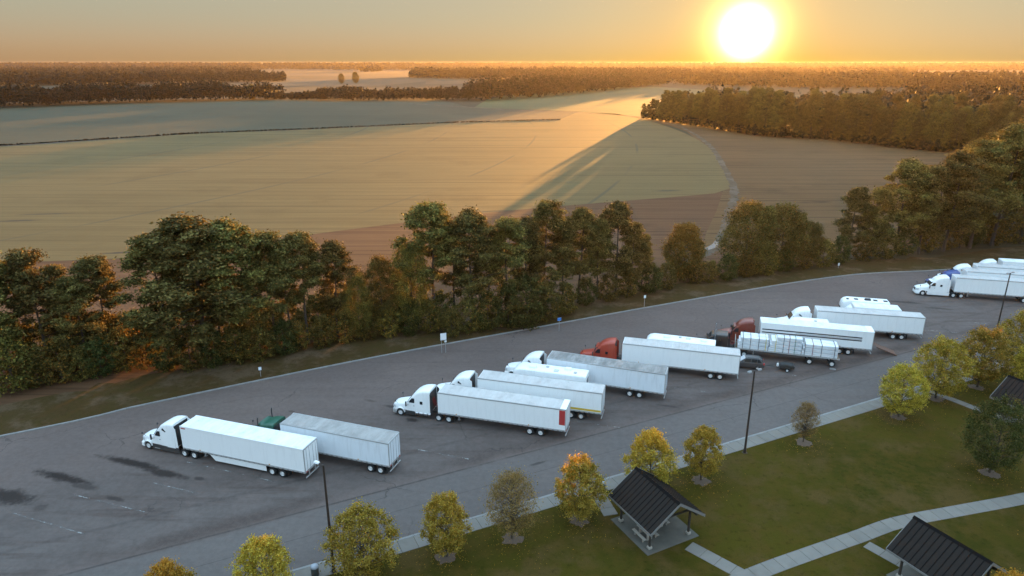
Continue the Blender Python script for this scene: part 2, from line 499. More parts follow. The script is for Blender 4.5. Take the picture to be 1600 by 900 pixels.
def tag(o, label, cat, group=None):
    o['label'] = label; o['category'] = cat
    if group: o['group'] = group
    return o


def thing(name, label, cat, loc=(0, 0, 0), rz=0.0, group=None):
    o = bpy.data.objects.new(name, None); COL.objects.link(o)
    o.empty_display_size = 0.5
    o.location = loc; o.rotation_euler = (0, 0, rz)
    return tag(o, label, cat, group)


CACHE = {}


def part(name, parent, key, build, mat, loc=None, rz=None, smooth=30, scale=None):
    """a part whose mesh is built once for each key; the colour belongs to the object"""
    if key not in CACHE:
        m = MB(); build(m); CACHE[key] = m.mesh(name, mat, smooth)
    o = link(name, CACHE[key], parent, loc, rz, mat)
    if scale: o.scale = scale
    return o


def sheet(name, poly, z, mat, kind='structure', label=None, parent=None, cat=None, fine=0):
    """a level polygon as one face (triangulated by Blender)"""
    me = bpy.data.meshes.new(name)
    me.from_pydata([(x, y, z) for x, y in poly], [], [tuple(range(len(poly)))])
    if me.polygons[0].normal.z < 0: me.flip_normals()
    me.materials.append(MAT[mat])
    o = link(name, me, parent, kind=kind)
    if label: o['label'] = label
    if cat: o['category'] = cat
    return o


def resample(pts, step):
    out = [Vector(pts[0])]; acc = 0.0
    for a, b in zip(pts[:-1], pts[1:]):
        a, b = Vector(a), Vector(b); d = (b - a).length; t = step - acc
        while t <= d:
            out.append(a + (b - a) * (t / d)); t += step
        acc = d - (t - step)
    return out


def smoothed(pts, n=6):
    """Catmull-Rom through points"""
    P = [Vector(p) for p in pts]; P = [2 * P[0] - P[1]] + P + [2 * P[-1] - P[-2]]; out = []
    for i in range(1, len(P) - 2):
        for k in range(n):
            t = k / n; a, b, c, d = P[i - 1], P[i], P[i + 1], P[i + 2]
            out.append(0.5 * ((2 * b) + (c - a) * t + (2 * a - 5 * b + 4 * c - d) * t * t + (3 * b - a - 3 * c + d) * t ** 3))
    out.append(P[-2]); return [(p[0], p[1]) for p in out]


def offset(pts, d):
    """polyline moved to its left by d"""
    out = []
    for i, p in enumerate(pts):
        a, b = Vector(pts[max(i - 1, 0)]), Vector(pts[min(i + 1, len(pts) - 1)])
        t = (b - a).normalized(); out.append((p[0] - t.y * d, p[1] + t.x * d))
    return out


def ribbon(name, pts, half, z, mat, kind='structure', parent=None, jitter=0.0):
    L_, R_ = offset(pts, half), offset(pts, -half)
    if jitter:
        L_ = [(x + random.uniform(-jitter, jitter), y + random.uniform(-jitter, jitter)) for x, y in L_]
        R_ = [(x + random.uniform(-jitter, jitter), y + random.uniform(-jitter, jitter)) for x, y in R_]
    n = len(pts)
    me = bpy.data.meshes.new(name)
    me.from_pydata([(x, y, z) for x, y in R_] + [(x, y, z) for x, y in L_], [], [(i, i + 1, n + i + 1, n + i) for i in range(n - 1)])
    me.materials.append(MAT[mat])
    return link(name, me, parent, kind=kind)


# ------------------------------------------------------------------ ground, fields, tracks
S = 5200.0
sheet('ground', [(-S, -S), (S, -S), (S, S), (-S, S)], -0.02, 'far_land')
UP = smoothed([(-130, 38), (-61.8, 72.6), (-50.3, 79.6), (-36.4, 87.6), (-19.7, 96.6), (0, 106.2), (23.5, 117.6), (51.7, 130.6), (67.4, 137.0), (75.3, 139.4), (82.7, 140.7), (90, 141.6), (104, 144.6), (118, 149.5), (150, 164), (200, 187)], 5)
E_U, E_V = Vector((math.cos(R(25.5)), math.sin(R(25.5)))), Vector((-math.sin(R(25.5)), math.cos(R(25.5))))


def LT(u, v):
    p = E_U * u + E_V * v
    return (p.x, p.y)


KV = 53.35          # road face of the lower kerb in the lot's own frame
sheet('parking_lot', [LT(-130, KV - 0.1), LT(260, KV - 0.1)] + [(x, y) for x, y in reversed(offset(UP, 0.1))], 0.0, 'asphalt')
edge = smoothed([(-300, 90), (-200, 126), (-115, 147.4), (-85.2, 153.8), (-47.9, 177.9), (-11.4, 199.7), (20.3, 214), (53.7, 227), (70, 234)], 5)
arc = [(-605 + 715 * math.cos(a), 455 + 715 * math.sin(a)) for a in (R(-17.2 + 30.0 * k / 24) for k in range(25))]
sheet('field', edge + arc + [(60, 640), (37.7, 553), (-47.7, 522), (-138, 471), (-202, 440), (-276.6, 374.3), (-420, 300)], 0.03, 'field_frosted')
sheet('field', [(-900, 60), (-420, 302), (-276.6, 376.3), (-202, 442), (-138, 473), (-47.7, 524), (37.7, 555), (60, 641), (-40, 700), (-90, 860), (-320, 860), (-520, 720), (-1200, 520)], 0.02, 'field_pasture')
sheet('field', [(60, 645), (100, 590), (120, 560), (230, 640), (420, 900), (260, 1300), (60, 1240), (-30, 860), (-38, 702)], 0.03, 'field_green')
sheet('field', [(60, 150), (95, 160), (150, 215), (225, 320), (228, 350), (165, 440), (140, 490), (118, 540), (112, 520), (114, 455), (106, 395), (98, 342), (84, 280), (74, 238), (62, 204), (52, 178), (46, 160)], 0.025, 'field_stubble')
sheet('soil_strip', [(-300, -10), (-131, 44)] + [p for p in offset(UP, 8.5) if p[0] < 72] + [(75, 165), (84, 205), (84, 238), (72, 238), (53, 229), (20, 216), (-11, 202), (-48, 180), (-85, 156), (-115, 149), (-200, 128), (-300, 92)], 0.01, 'soil')
ribbon('dirt_track', smoothed([(40, 642), (75, 615), (104, 575), (117, 500), (116, 455), (110, 395), (101, 342), (88, 280), (78, 238), (66, 204), (58, 182), (49, 160), (36, 146)], 18), 1.35, 0.05, 'track_sand', jitter=0.5)
ribbon('dirt_track', smoothed([(-110, 770), (-40, 705), (10, 660), (46, 638)], 6), 2.5, 0.05, 'track_sand', jitter=0.5)
ribbon('ditch', smoothed([(-420, 300), (-276.6, 374.3), (-202, 440.3), (-138, 470.6), (-47.7, 521.6), (37.7, 551.4)], 6), 2.6, 0.06, 'ditch_soil', jitter=0.9)
def make_water():
    t = NT('puddle_water')
    t.bsdf((0.05, 0.045, 0.04), 0.22, 0, t.bump(t.noise(1.2, 3), 0.08, 0.02), spec=0.6)


make_water()
sheet('puddle', [(46.0, 159.0), (47.2, 158.8), (49.6, 161.0), (51.4, 164.5), (52.0, 167.5), (51.2, 167.6), (50.0, 164.8), (48.2, 162.2), (46.6, 160.4)], 0.07, 'puddle_water')
for k, poly in enumerate([[(-560, 1330), (-260, 1330), (-160, 1900), (-700, 1900)], [(-180, 1480), (-20, 1480), (0, 1750), (-210, 1750)], [(-1500, 2500), (-500, 2300), (-600, 2800), (-1800, 3000)],
                          [(700, 1500), (1500, 1600), (1500, 2100), (900, 2100)], [(-300, 2300), (200, 2300), (200, 2900), (-400, 2900)], [(420, 560), (620, 620), (640, 760), (430, 700)]]):
    sheet('field', poly, 0.15, 'field_pale')

# verge above the lot, park lawn below it: real kerb steps
VZ = 0.12
vo = offset(UP, 0.28)
far_e = [(x + random.uniform(-1, 1), y + random.uniform(-1, 1)) for x, y in offset(UP, 9.5)]
sheet('verge', vo + list(reversed(far_e)), VZ, 'verge_grass')
sheet('lawn', [LT(-130, KV - 0.2), LT(-130, -40), LT(260, -40), LT(260, KV - 0.2)], VZ - 0.012, 'lawn')
kerb = bpy.data.objects.new('kerb', None); COL.objects.link(kerb); kerb['kind'] = 'structure'


def kerb_run(line, step, xr):
    pts = resample(line, step)
    for a, b in zip(pts[:-1], pts[1:]):
        if not (xr[0] < a.x < xr[1]): continue
        d = b - a
        o = part('kerb_stone', kerb, ('kerb', round(step, 2)), lambda m: m.cbox(0.012, step - 0.012, 0, 0.3, -0.05, 0.14, 0.025), 'kerb_concrete', (a.x, a.y, random.uniform(-0.008, 0.006)), math.atan2(d.y, d.x))


kerb_run(UP, 3.0, (-75, 125))
kerb_run([(LT(-60, KV - 0.28)), LT(140, KV - 0.28)], 3.0, (-30, 90))

walk = bpy.data.objects.new('sidewalk', None); COL.objects.link(walk); walk['kind'] = 'structure'


def slab_run(parent, pts, width, step, z=VZ):
    P = resample(pts, step)
    for a, b in zip(P[:-1], P[1:]):
        d = b - a
        part('paving_slab', parent, ('slab', width, step), lambda m: m.cbox(0.014, step - 0.014, -width / 2, width / 2, -0.1, 0.02, 0.015), 'path_concrete',
             (a.x, a.y, z + random.uniform(-0.003, 0.006)), math.atan2(d.y, d.x))


slab_run(walk, [LT(0.5, KV - 1.18), LT(112, KV - 1.18)], 1.75, 1.6)
path = bpy.data.objects.new('footpath', None); COL.objects.link(path); path['kind'] = 'structure'
slab_run(path, smoothed([(16.5, 53.0), (18.4, 51.1), (20.3, 49.2), (23.0, 46.4)], 6), 1.45, 1.5)
slab_run(path, smoothed([(12, 44.5), (21.4, 49.3), (27.5, 52.0), (33.0, 54.3), (37.9, 56.4), (45.2, 58.3), (53.1, 60.3), (66, 64)], 6), 1.6, 1.5)
slab_run(path, [(33.2, 53.2), (36.5, 48.6)], 1.2, 1.5)
slab_run(path, [(57.6, 84.4), (62.2, 76.6)], 1.2, 1.5)
slab_run(path, [(9.0, 61.0), (9.9, 57.4)], 1.5, 1.2)

# stall lines, worn
stall = bpy.data.objects.new('stall_markings', None); COL.objects.link(stall); stall['kind'] = 'structure'
stall['label'] = 'worn white parking stall lines on the asphalt'
for (a, b) in [((-37.0, 67.3), (-25.5, 63.4)), ((-38.6, 63.2), (-33.0, 61.3)), ((-45.9, 61.1), (-37.0, 58.2)), ((-50.1, 58.0), (-41.0, 54.8)), ((-12.0, 70.2), (-4.8, 67.8)), ((-56, 55), (-48, 52.2)),
               ((-24, 75.4), (-16, 72.6)), ((8, 76.5), (14, 74.7)), ((22, 86.0), (28, 84.2)), ((40, 90.0), (46, 88.0)), ((68, 108.0), (76, 105.8)), ((76, 112), (86, 109.2))]:
    a, b = Vector(a), Vector(b); d = b - a
    m = MB().add([(0, -0.06, 0), (d.length, -0.06, 0), (d.length, 0.06, 0), (0, 0.06, 0)], [(0, 1, 2, 3)])
    link('stall_line', m.mesh('stall_line', 'worn_paint'), stall, (a.x, a.y, 0.005), math.atan2(d.y, d.x))

# ------------------------------------------------------------------ trees
mat_leaf('leaf_pine', (0.046, 0.040, 0.011), (0.210, 0.178, 0.052), (0.20, 0.13, 0.04), 0.15)
mat_leaf('leaf_oak', (0.050, 0.045, 0.010), (0.205, 0.172, 0.042), (0.28, 0.14, 0.024), 0.20)
mat_leaf('leaf_under', (0.046, 0.040, 0.010), (0.180, 0.148, 0.038), (0.30, 0.165, 0.028), 0.18)
mat_leaf('leaf_park', (0.180, 0.145, 0.018), (0.560, 0.430, 0.085), (0.66, 0.290, 0.028), 0.36)
mat_leaf('leaf_green', (0.028, 0.036, 0.010), (0.110, 0.120, 0.038), (0.18, 0.13, 0.02), 0.30)
mat_leaf('leaf_brown', (0.13, 0.085, 0.032), (0.27, 0.18, 0.070), (0.34, 0.20, 0.06), 0.30)
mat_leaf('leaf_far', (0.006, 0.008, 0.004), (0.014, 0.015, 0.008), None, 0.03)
mat_plain('bark', (0.060, 0.045, 0.034), 0.95, var=0.5, scale=3.0)
mat_plain('bark_pale', (0.15, 0.125, 0.10), 0.95, var=0.45, scale=3.0)


def quads(cent, size, flat=0.0, elong=1.0, rng=RNG, out=None):
    """one randomly turned quad at every centre -> verts (N*4,3)"""
    n = len(cent)
    a = rng.normal(size=(n, 3)); 
    if out is not None: a += out * 0.6
    a /= np.linalg.norm(a, axis=1)[:, None]
    b = rng.normal(size=(n, 3)); b[:, 2] *= (1 - flat)
    b -= a * (a * b).sum(1)[:, None]; b /= np.linalg.norm(b, axis=1)[:, None]
    c = np.cross(a, b)
    s = size * rng.uniform(0.65, 1.35, (n, 1))
    v = np.empty((n, 4, 3))
    v[:, 0] = cent - b * s * elong - c * s * 0.35; v[:, 1] = cent + c * s - b * s * 0.15
    v[:, 2] = cent + b * s * elong + c * s * 0.25; v[:, 3] = cent - c * s + b * s * 0.1
    return v.reshape(-1, 3)


def fast_mesh(name, verts, nq, mat, attrs, per=4):
    me = bpy.data.meshes.new(name)
    me.vertices.add(len(verts)); me.vertices.foreach_set('co', verts.astype(np.float32).ravel())
    me.loops.add(nq * per); me.loops.foreach_set('vertex_index', np.arange(nq * per, dtype=np.int32))
    me.polygons.add(nq); me.polygons.foreach_set('loop_start', np.arange(0, nq * per, per, dtype=np.int32))
    me.update(calc_edges=True)
    for k, arr in attrs.items():
        at = me.attributes.new(k, 'FLOAT', 'FACE'); at.data.foreach_set('value', arr.astype(np.float32))
    me.materials.append(MAT[mat])
    return me


def crown_mesh(name, clumps, leaf, mat, autumn_fn, density, seed, elong=1.0):
    """clumps: (center, radii(3), n). Leaves thicker near each clump's shell"""
    rng = np.random.default_rng(seed)
    V, T, A = [], [], []
    for (c, rad, n) in clumps:
        n = max(4, int(n * density))
        d = rng.normal(size=(n, 3)); d /= np.linalg.norm(d, axis=1)[:, None]
        r = np.abs(rng.normal(0.70, 0.48, (n, 1)))
        p = np.array(c) + d * r * np.array(rad)
        V.append(quads(p, leaf, 0.3, elong, rng, d))
        base = rng.uniform(0.1, 0.6)
        T.append(np.clip(base + rng.normal(0, 0.3, n), 0, 1))
        A.append(np.clip(autumn_fn(p, rng), 0, 1))
    V = np.concatenate(V); T = np.concatenate(T); A = np.concatenate(A)
    return fast_mesh(name, V, len(T), mat, {'tint': T, 'autumn': A})


def trunk_mesh(h, r0, limbs, seed, lean=0.0, top=0.93, mat='bark'):
    rnd = random.Random(seed); m = MB()
    pts, rr = [], []
    ph = rnd.uniform(0, 6.28)
    for k in range(9):
        t = k / 8
        pts.append((lean * t * h + 0.012 * h * math.sin(3 * t + ph), 0.010 * h * math.sin(4 * t + ph * 2), h * top * t - 0.15 * (k == 0)))
        rr.append(r0 * (1.25 if k == 0 else 1) * (1 - 0.86 * t))
    m.tube(pts, rr, 8)
    for (c, q) in limbs:
        c = Vector(c); z0 = max(h * 0.1, c.z - q * math.hypot(c.x, c.y))
        t = min(z0 / (h * top), 0.97); k = int(t * 8); f = t * 8 - k
        a = Vector(pts[k]).lerp(Vector(pts[min(k + 1, 8)]), f)
        mid = a.lerp(c, 0.55) + Vector((0, 0, -0.04 * (c - a).length))
        ra = max(0.02, r0 * (1 - 0.86 * t) * 0.42)
        m.tube([a, mid, c], [ra, ra * 0.62, ra * 0.22], 5)
    return m.mesh('trunk', mat, 40)


def proto_pine(i, h=22.0, spread=4.6, low=0.34):
    rnd = random.Random(100 + i); clumps, limbs = [], []
    N = 105
    gaps = [(rnd.uniform(0, 6.28), rnd.uniform(low, 0.9)) for _ in range(4)]
    for k in range(N):
        t = low + (1 - low) * (k / N) ** 0.82
        z = h * t
        prof = math.sin(min(1.0, (1.03 - t) / (1 - low) * 1.15) * math.pi * 0.5) ** 0.75
        if t < low + 0.12: prof *= 0.75
        rmax = spread * prof * (0.72 + 0.28 * math.sin(k * 2.4 + i)) + 0.35
        az = k * 2.39996 + rnd.uniform(-0.5, 0.5)
        r = rmax * rnd.uniform(0.45, 1.22)
        if any(math.cos(az - a) > 0.6 and abs(t - b) < 0.07 for a, b in gaps): continue
        c = (r * math.cos(az), r * math.sin(az), z + rnd.uniform(-0.5, 0.5) + 0.12 * r)
        q = rnd.uniform(0.6, 1.15) * (0.75 + 0.25 * spread / 4.6)
        clumps.append((c, (q, q, q * 0.62), 150 * q))
        if k % 2 == 0: limbs.append((c, 0.35))
        if r > 2.2 and rnd.random() < 0.6:
            f = rnd.uniform(0.4, 0.65)
            clumps.append(((c[0] * f, c[1] * f, z), (q * 0.8, q * 0.8, q * 0.45), 70))
    cm = crown_mesh('crown', clumps, 0.105, 'leaf_pine', lambda p, r: (r.random(len(p)) < 0.06) * r.random(len(p)), 2.2, i, 1.9)
    return cm, trunk_mesh(h, 0.26, limbs, i), h


def proto_broad(i, h=17.0, spread=5.6, low=0.10, mat='leaf_oak', autumn=0.1, orange_top=0.0, leaf=0.12, nclump=150, bark='bark', r0=0.24, per=210, dens=1.0, qs=1.0, egg=1.0, trunk_top=0.85, limb_every=3):
    rnd = random.Random(500 + i); clumps, limbs = [], []
    lobes = [(rnd.uniform(0, 6.28), rnd.uniform(0.7, 1.15)) for _ in range(6)]
    for k in range(nclump):
        t = (k + 0.5) / nclump
        u = low + (1 - low) * t
        prof = max(0.12, math.sin(math.pi * (0.10 + 0.84 * t ** egg))) ** 0.7
        az = k * 2.39996 + rnd.uniform(-0.4, 0.4)
        lob = 0.78 + 0.22 * max(math.cos(az - a) * s for a, s in lobes)
        shell = rnd.random() ** 0.35
        r = spread * prof * lob * shell
        c = (r * math.cos(az), r * math.sin(az), h * u * 0.985 + rnd.uniform(-0.03, 0.03) * h)
        q = rnd.uniform(0.7, 1.3) * spread / 4.6 * qs
        clumps.append((c, (q, q, q * 0.8), per))
        if k % limb_every == 0: limbs.append((c, rnd.uniform(0.5, 0.9)))
    side = rnd.uniform(0, 6.28)

    def aut(p, r):
        a = (r.random(len(p)) < autumn) * r.uniform(0.3, 1, len(p))
        if orange_top:  # orange rises with height; on park trees it paints in sun glow
            k = (p[:, 2] / h - 0.55) * 2.2 + 0.45 * (p[:, 0] * math.cos(side) + p[:, 1] * math.sin(side)) / spread
            a = np.maximum(a, np.clip(k * orange_top + r.normal(0, 0.15, len(p)), 0, 1))
        return a
    cm = crown_mesh('crown', clumps, leaf, mat, aut, dens, 50 + i)
    return cm, trunk_mesh(h, r0, limbs, i, top=trunk_top, mat=bark), h


def plant(name, proto, x, y, h, label, cat='tree', group=None, wide=1.0, z=0.0, rz=None):
    """one tree: an Empty at its foot with its own crown and trunk objects"""
    cm, tm, ph = proto
    k = h / ph
    t = thing(name, label, cat, (x, y, z), random.uniform(0, 6.28) if rz is None else rz, group)
    t.scale = (k * wide, k * wide, k)
    link('trunk', tm, t); link('crown', cm, t)
    return t


EDGE_PINES = [proto_pine(20, 22, 4.6, 0.06), proto_pine(21, 22, 4.2, 0.08), proto_pine(22, 22, 5.2, 0.05)]
PINES = [proto_pine(0, 22, 4.8, 0.30), proto_pine(1, 22, 4.2, 0.36), proto_pine(2, 22, 5.4, 0.24), proto_pine(3, 22, 4.4, 0.42), proto_pine(4, 22, 5.0, 0.20)]
OAKS = [proto_broad(0), proto_broad(1, low=0.16, autumn=0.05), proto_broad(2, spread=6.2, low=0.06)]
RUSSET = proto_broad(3, h=14, spread=4.2, low=0.08, autumn=0.22, orange_top=0.55)
UNDER = [proto_broad(10, h=7, spread=2.9, low=0.04, mat='leaf_under', autumn=0.12, nclump=50, per=110, r0=0.1), proto_broad(11, h=7, spread=3.3, low=0.03, mat='leaf_under', autumn=0.05, nclump=55, per=110, r0=0.1),
         proto_broad(12, h=7, spread=2.6, low=0.06, mat='leaf_under', autumn=0.3, nclump=44, per=90, r0=0.1), proto_broad(13, h=7, spread=3.0, low=0.03, mat='leaf_green', autumn=0.02, nclump=55, per=110, r0=0.1)]


def at_px(x, yb, yt):
    X, Y = G(x, yb); return X, Y, height_at(x, yb, yt)


# the row of trees between the lot and the field, each placed for itself
row = [  # px, foot, top, kind, prototype, width, label
    (18, 622, 398, 'P', 0, 1.0, 'tall dark pine at the edge of the frame above the stained stalls'),
    (78, 612, 396, 'P', 1, 1.0, 'tall slim pine second in the row above the stained stalls'),
    (138, 604, 436, 'P', 2, 1.0, 'rounded dense pine in front of two taller pines above the stained stalls'),
    (178, 590, 405, 'P', 3, 1.0, 'dark topped pine bordering the gap that shows the field'),
    (268, 594, 372, 'P', 4, 1.1, 'broad pine shouldering the biggest tree on its gap side'),
    (322, 590, 343, 'P', 2, 1.35, 'biggest broad-crowned pine standing tallest behind the first white truck'),
    (378, 582, 352, 'P', 0, 1.15, 'full pine just beyond the biggest tree behind the first white truck'),
    (432, 572, 368, 'P', 1, 1.05, 'upright pine behind the green tractor'),
    (484, 562, 368, 'P', 3, 1.0, 'dark crowned pine with bare lower trunk behind the green tractor'),
    (530, 552, 382, 'P', 0, 0.95, 'yellowish pine at the brink of the low gap in the tree row'),
    (600, 548, 405, 'O', 1, 0.62, 'low thin tree standing in the gap of the tree row'),
    (563, 556, 432, 'O', 0, 0.6, 'small dark tree beside the gap of the tree row'),
    (645, 545, 385, 'O', 1, 0.6, 'short narrow tree at the foot of the tallest pine'),
    (682, 540, 322, 'P', 3, 1.05, 'tallest open-crowned pine rising beyond the white two-post sign'),
    (738, 528, 334, 'P', 0, 1.0, 'bushy pine right beside the tallest open-crowned pine'),
    (792, 518, 345, 'P', 1, 1.0, 'pine with pointed top above the round green bush'),
    (850, 505, 318, 'P', 4, 0.95, 'tall pine in the middle of the row above the blue sign'),
    (905, 494, 330, 'P', 0, 0.95, 'pine leaning between two taller crowns past the blue sign'),
    (962, 482, 320, 'P', 2, 1.0, 'wide sunlit pine above the red tractor'),
    (1003, 472, 368, 'P', 1, 0.85, 'shorter pine beside the russet tree'),
    (1066, 458, 352, 'R', 0, 1.0, 'russet topped round tree before the end of the dirt track'),
    (1112, 452, 408, 'O', 0, 0.7, 'low bushy tree at the mouth of the dirt track'),
    (1163, 445, 318, 'O', 2, 0.9, 'domed broadleaf tree on the far side of the dirt track'),
    (1217, 438, 322, 'O', 0, 0.95, 'domed broadleaf tree second from the dirt track'),
    (1262, 432, 350, 'O', 1, 0.9, 'lower broadleaf tree ending the domed clump past the dirt track'),
    (1325, 424, 295, 'P', 2, 1.0, 'first pine of the wood beyond the domed broadleaf clump'),
    (1398, 416, 254, 'P', 0, 1.1, 'tall flat-topped pine standing out in front of the wood'),
    (1360, 424, 296, 'P', 4, 1.0, 'bushy pine between the first pine and the flat-topped pine of the wood'),
    (1436, 416, 262, 'P', 4, 1.1, 'dense pine just past the flat-topped pine of the wood'),
    (1474, 412, 240, 'P', 2, 1.1, 'broad pine of the wood above the parked tractors of the far group'),
    (1512, 408, 222, 'P', 4, 1.1, 'tall pine of the wood above the white trailers of the far group'),
    (1552, 404, 200, 'P', 0, 1.1, 'taller pine of the wood second from the edge of the frame'),
    (1592, 400, 186, 'P', 2, 1.1, 'tallest pine of the wood at the edge of the frame'),
]
for (x, yb, yt, kd, i, w, lab) in row:
    X, Y, h = at_px(x, yb - (26 if x < 700 else 20), yt)
    pr = {'P': PINES, 'O': OAKS, 'R': [RUSSET]}[kd][i]
    plant({'P': 'pine_tree', 'O': 'broadleaf_tree', 'R': 'broadleaf_tree'}[kd], pr, X, Y, h, lab, 'tree', wide=w * 1.17, z=0.05)
# second rank behind, filling the row's depth
for (x, yb, yt, i) in [(48, 580, 412, 3), (115, 570, 418, 1), (300, 556, 362, 1), (350, 550, 368, 3), (455, 540, 382, 3), (712, 506, 348, 3), (765, 496, 356, 1), (822, 490, 345, 0), (878, 480, 342, 3), (932, 468, 345, 1), (985, 458, 350, 4), (1190, 424, 325, 2), (1240, 420, 335, 4)]:
    X, Y, h = at_px(x, yb, yt)
    plant('pine_tree', PINES[i], X, Y, h, 'pine in the second rank of the tree row, mostly hidden by those in front', 'tree', 'second rank of pines in the tree row', wide=random.uniform(0.85, 1.05))
# understory along the verge
und = [(25, 632, 8, 1), (62, 628, 6.5, 0), (98, 622, 7, 2), (130, 618, 5, 1), (160, 612, 6, 3), (200, 604, 7.5, 2), (228, 600, 6, 2), (262, 603, 6.5, 3), (300, 600, 7, 1), (338, 596, 6, 3), (372, 590, 6.5, 0), (408, 586, 6, 1), (445, 578, 6, 3), (470, 572, 5, 2),
       (505, 568, 5.5, 0), (540, 560, 6, 2), (575, 556, 5, 0), (610, 552, 6, 2), (640, 547, 7, 3), (672, 543, 6.5, 0), (705, 538, 5.5, 1), (735, 530, 7, 1), (762, 527, 8, 3), (795, 523, 9, 3), (825, 520, 10, 3), (852, 512, 8, 1), (885, 502, 6.5, 0), (915, 494, 6, 3), (948, 487, 6, 1),
       (980, 480, 6.5, 0), (1012, 474, 7, 3), (1040, 468, 6, 1), (1085, 460, 6, 0), (1108, 458, 5, 1), (1135, 455, 6.5, 3), (1165, 450, 6, 0), (1195, 445, 7, 1), (1225, 441, 6, 3), (1255, 437, 6.5, 0), (1285, 433, 7, 1), (1310, 430, 7.5, 3), (1345, 425, 7, 0), (1378, 420, 8, 1), (1410, 415, 7, 3), (1445, 410, 8, 0), (1480, 406, 7.5, 1), (1515, 402, 8, 3), (1550, 399, 7.5, 0), (1585, 396, 8, 1), (1620, 392, 8, 3)]
ul = ['dark green understory bush under the tree row', 'olive understory bush under the tree row', 'yellow-orange autumn bush in the shade of the tree row', 'leafy green bush spreading at the foot of the tree row']
und += [(x_, y_, 7, k_) for x_, y_, k_ in ((20, 604, 1), (70, 596, 3), (130, 588, 1), (175, 580, 0), (215, 575, 3), (245, 570, 1), (420, 555, 3), (520, 538, 1))]  # hidden bushes added behind the row against sun leaking through
und += [(110, 596, 8, 1), (150, 588, 7, 3), (195, 582, 7, 1), (232, 580, 6, 3), (350, 574, 7, 1), (400, 566, 7, 0), (455, 556, 7, 1), (500, 546, 7, 3), (545, 540, 6.5, 1), (585, 536, 6, 3), (625, 530, 7, 1), (690, 520, 7, 3)]  # second rank of bushes added to block sun streaks on the asphalt
for (x, yb, h, k) in und:
    h *= 0.92 if x < 560 else 0.84
    X, Y = G(x, yb - (25 if x < 690 else 12 if x < 900 else 17))
    plant('understory_bush', UNDER[k], X, Y, h, ul[(0, 1, 2, 3)[k]], 'bush', ('dark green understory bushes', 'olive understory bushes', 'yellow-orange understory bushes', 'leafy green understory bushes')[k], wide=random.uniform(0.9, 1.2), z=0.05)

# the wood beyond and beside the brown field: individual trees along its seen edges
wood = []


def scatter(poly, gap, lim):
    poly = [Vector(p) for p in poly]; xs = [p.x for p in poly]; ys = [p.y for p in poly]; out = []
    y = min(ys)
    while y < max(ys):
        x = min(xs) + random.uniform(0, gap)
        while x < max(xs):
            px, py = x + random.uniform(-0.35, 0.35) * gap, y + random.uniform(-0.35, 0.35) * gap
            ins = False; j = len(poly) - 1
            for i in range(len(poly)):
                if (poly[i].y > py) != (poly[j].y > py) and px < (poly[j].x - poly[i].x) * (py - poly[i].y) / (poly[j].y - poly[i].y) + poly[i].x: ins = not ins
                j = i
            if ins: out.append((px, py))
            x += gap
        y += gap * 0.87
    random.shuffle(out)
    return out[:lim]


side_poly = [(88, 150), (104, 158), (122, 168), (165, 190), (260, 240), (300, 330), (240, 345), (226, 318), (184, 252), (146, 205), (116, 178)]
for (x, y) in scatter(side_poly, 10.5, 170):
    d = min(1.0, max(0.0, (math.hypot(x - 84, y - 150)) / 60))
    plant('pine_tree', random.choice(EDGE_PINES + PINES), x, y, random.uniform(17, 21.5) + 3.5 * d, 'pine among the dense wood closing in beside the far parked trucks', 'tree', 'pines of the wood beside the far trucks', wide=random.uniform(0.95, 1.2))
back_front = smoothed([(106, 566), (118, 530), (132, 486), (152, 425), (185, 403), (208, 358), (222, 346), (300, 338)], 8)
k = 0
for off, gap in ((1.5, 7.0), (9, 8.5), (18, 10)):
    for p in resample(offset(back_front, off), gap):
        h = random.uniform(17.5, 27.5) * (0.62 if p.y > 545 else 0.85 if p.y > 505 else 1.0)
        plant('pine_tree', random.choice(EDGE_PINES), p.x + random.uniform(-2, 2), p.y + random.uniform(-2, 2), h, 'tall pine of the dark wood across the far end of the brown field', 'tree', 'pines of the wood across the brown field', wide=random.uniform(0.95, 1.25))
for (x, y) in [(0, 0)] * 0: pass


# distant woods: each reads as one mass
def far_tree_pts(rng, n, h, rad):
    """leaf masses of one far tree, unit"""
    k = 70
    d = rng.normal(size=(n, k, 3)); d /= np.linalg.norm(d, axis=2)[:, :, None]
    r = rng.uniform(0.5, 1.0, (n, k, 1))
    p = d * r
    p[:, :, 2] = 0.54 + 0.46 * p[:, :, 2]
    return p


def far_wood(name, label, pts, hmin, hmax, seed, leaf=1.5, cat='wood', wob=1.0):
    rng = np.random.default_rng(seed)
    n = len(pts); P = np.array(pts)
    h = rng.uniform(hmin, hmax, n) * (1.0 - 0.08 * wob + wob * 0.14 * np.sin(P[:, 0] * 0.045 + seed) * np.sin(P[:, 0] * 0.017 + P[:, 1] * 0.02) + wob * 0.10 * np.sin(P[:, 0] * 0.11 + P[:, 1] * 0.07)); w = h * rng.uniform(0.20, 0.30, n)
    p = far_tree_pts(rng, n, 1, 1)
    k = p.shape[1]
    q = np.empty_like(p)
    taper = 0.65 + 0.5 * np.sin(np.pi * np.clip(p[:, :, 2], 0, 1))
    q[:, :, 0] = P[:, None, 0] + p[:, :, 0] * w[:, None] * taper
    q[:, :, 1] = P[:, None, 1] + p[:, :, 1] * w[:, None] * taper
    q[:, :, 2] = p[:, :, 2] * h[:, None]
    V = quads(q.reshape(-1, 3), leaf, 0.3, 1.1, rng)
    T = np.clip(np.repeat(rng.uniform(0, 1, n), k) * 0.7 + rng.uniform(0, 0.3, n * k), 0, 1)
    o = link(name, fast_mesh(name, V, n * k, 'leaf_far', {'tint': T}), kind='stuff')
    o['label'] = label; o['category'] = cat
    return o


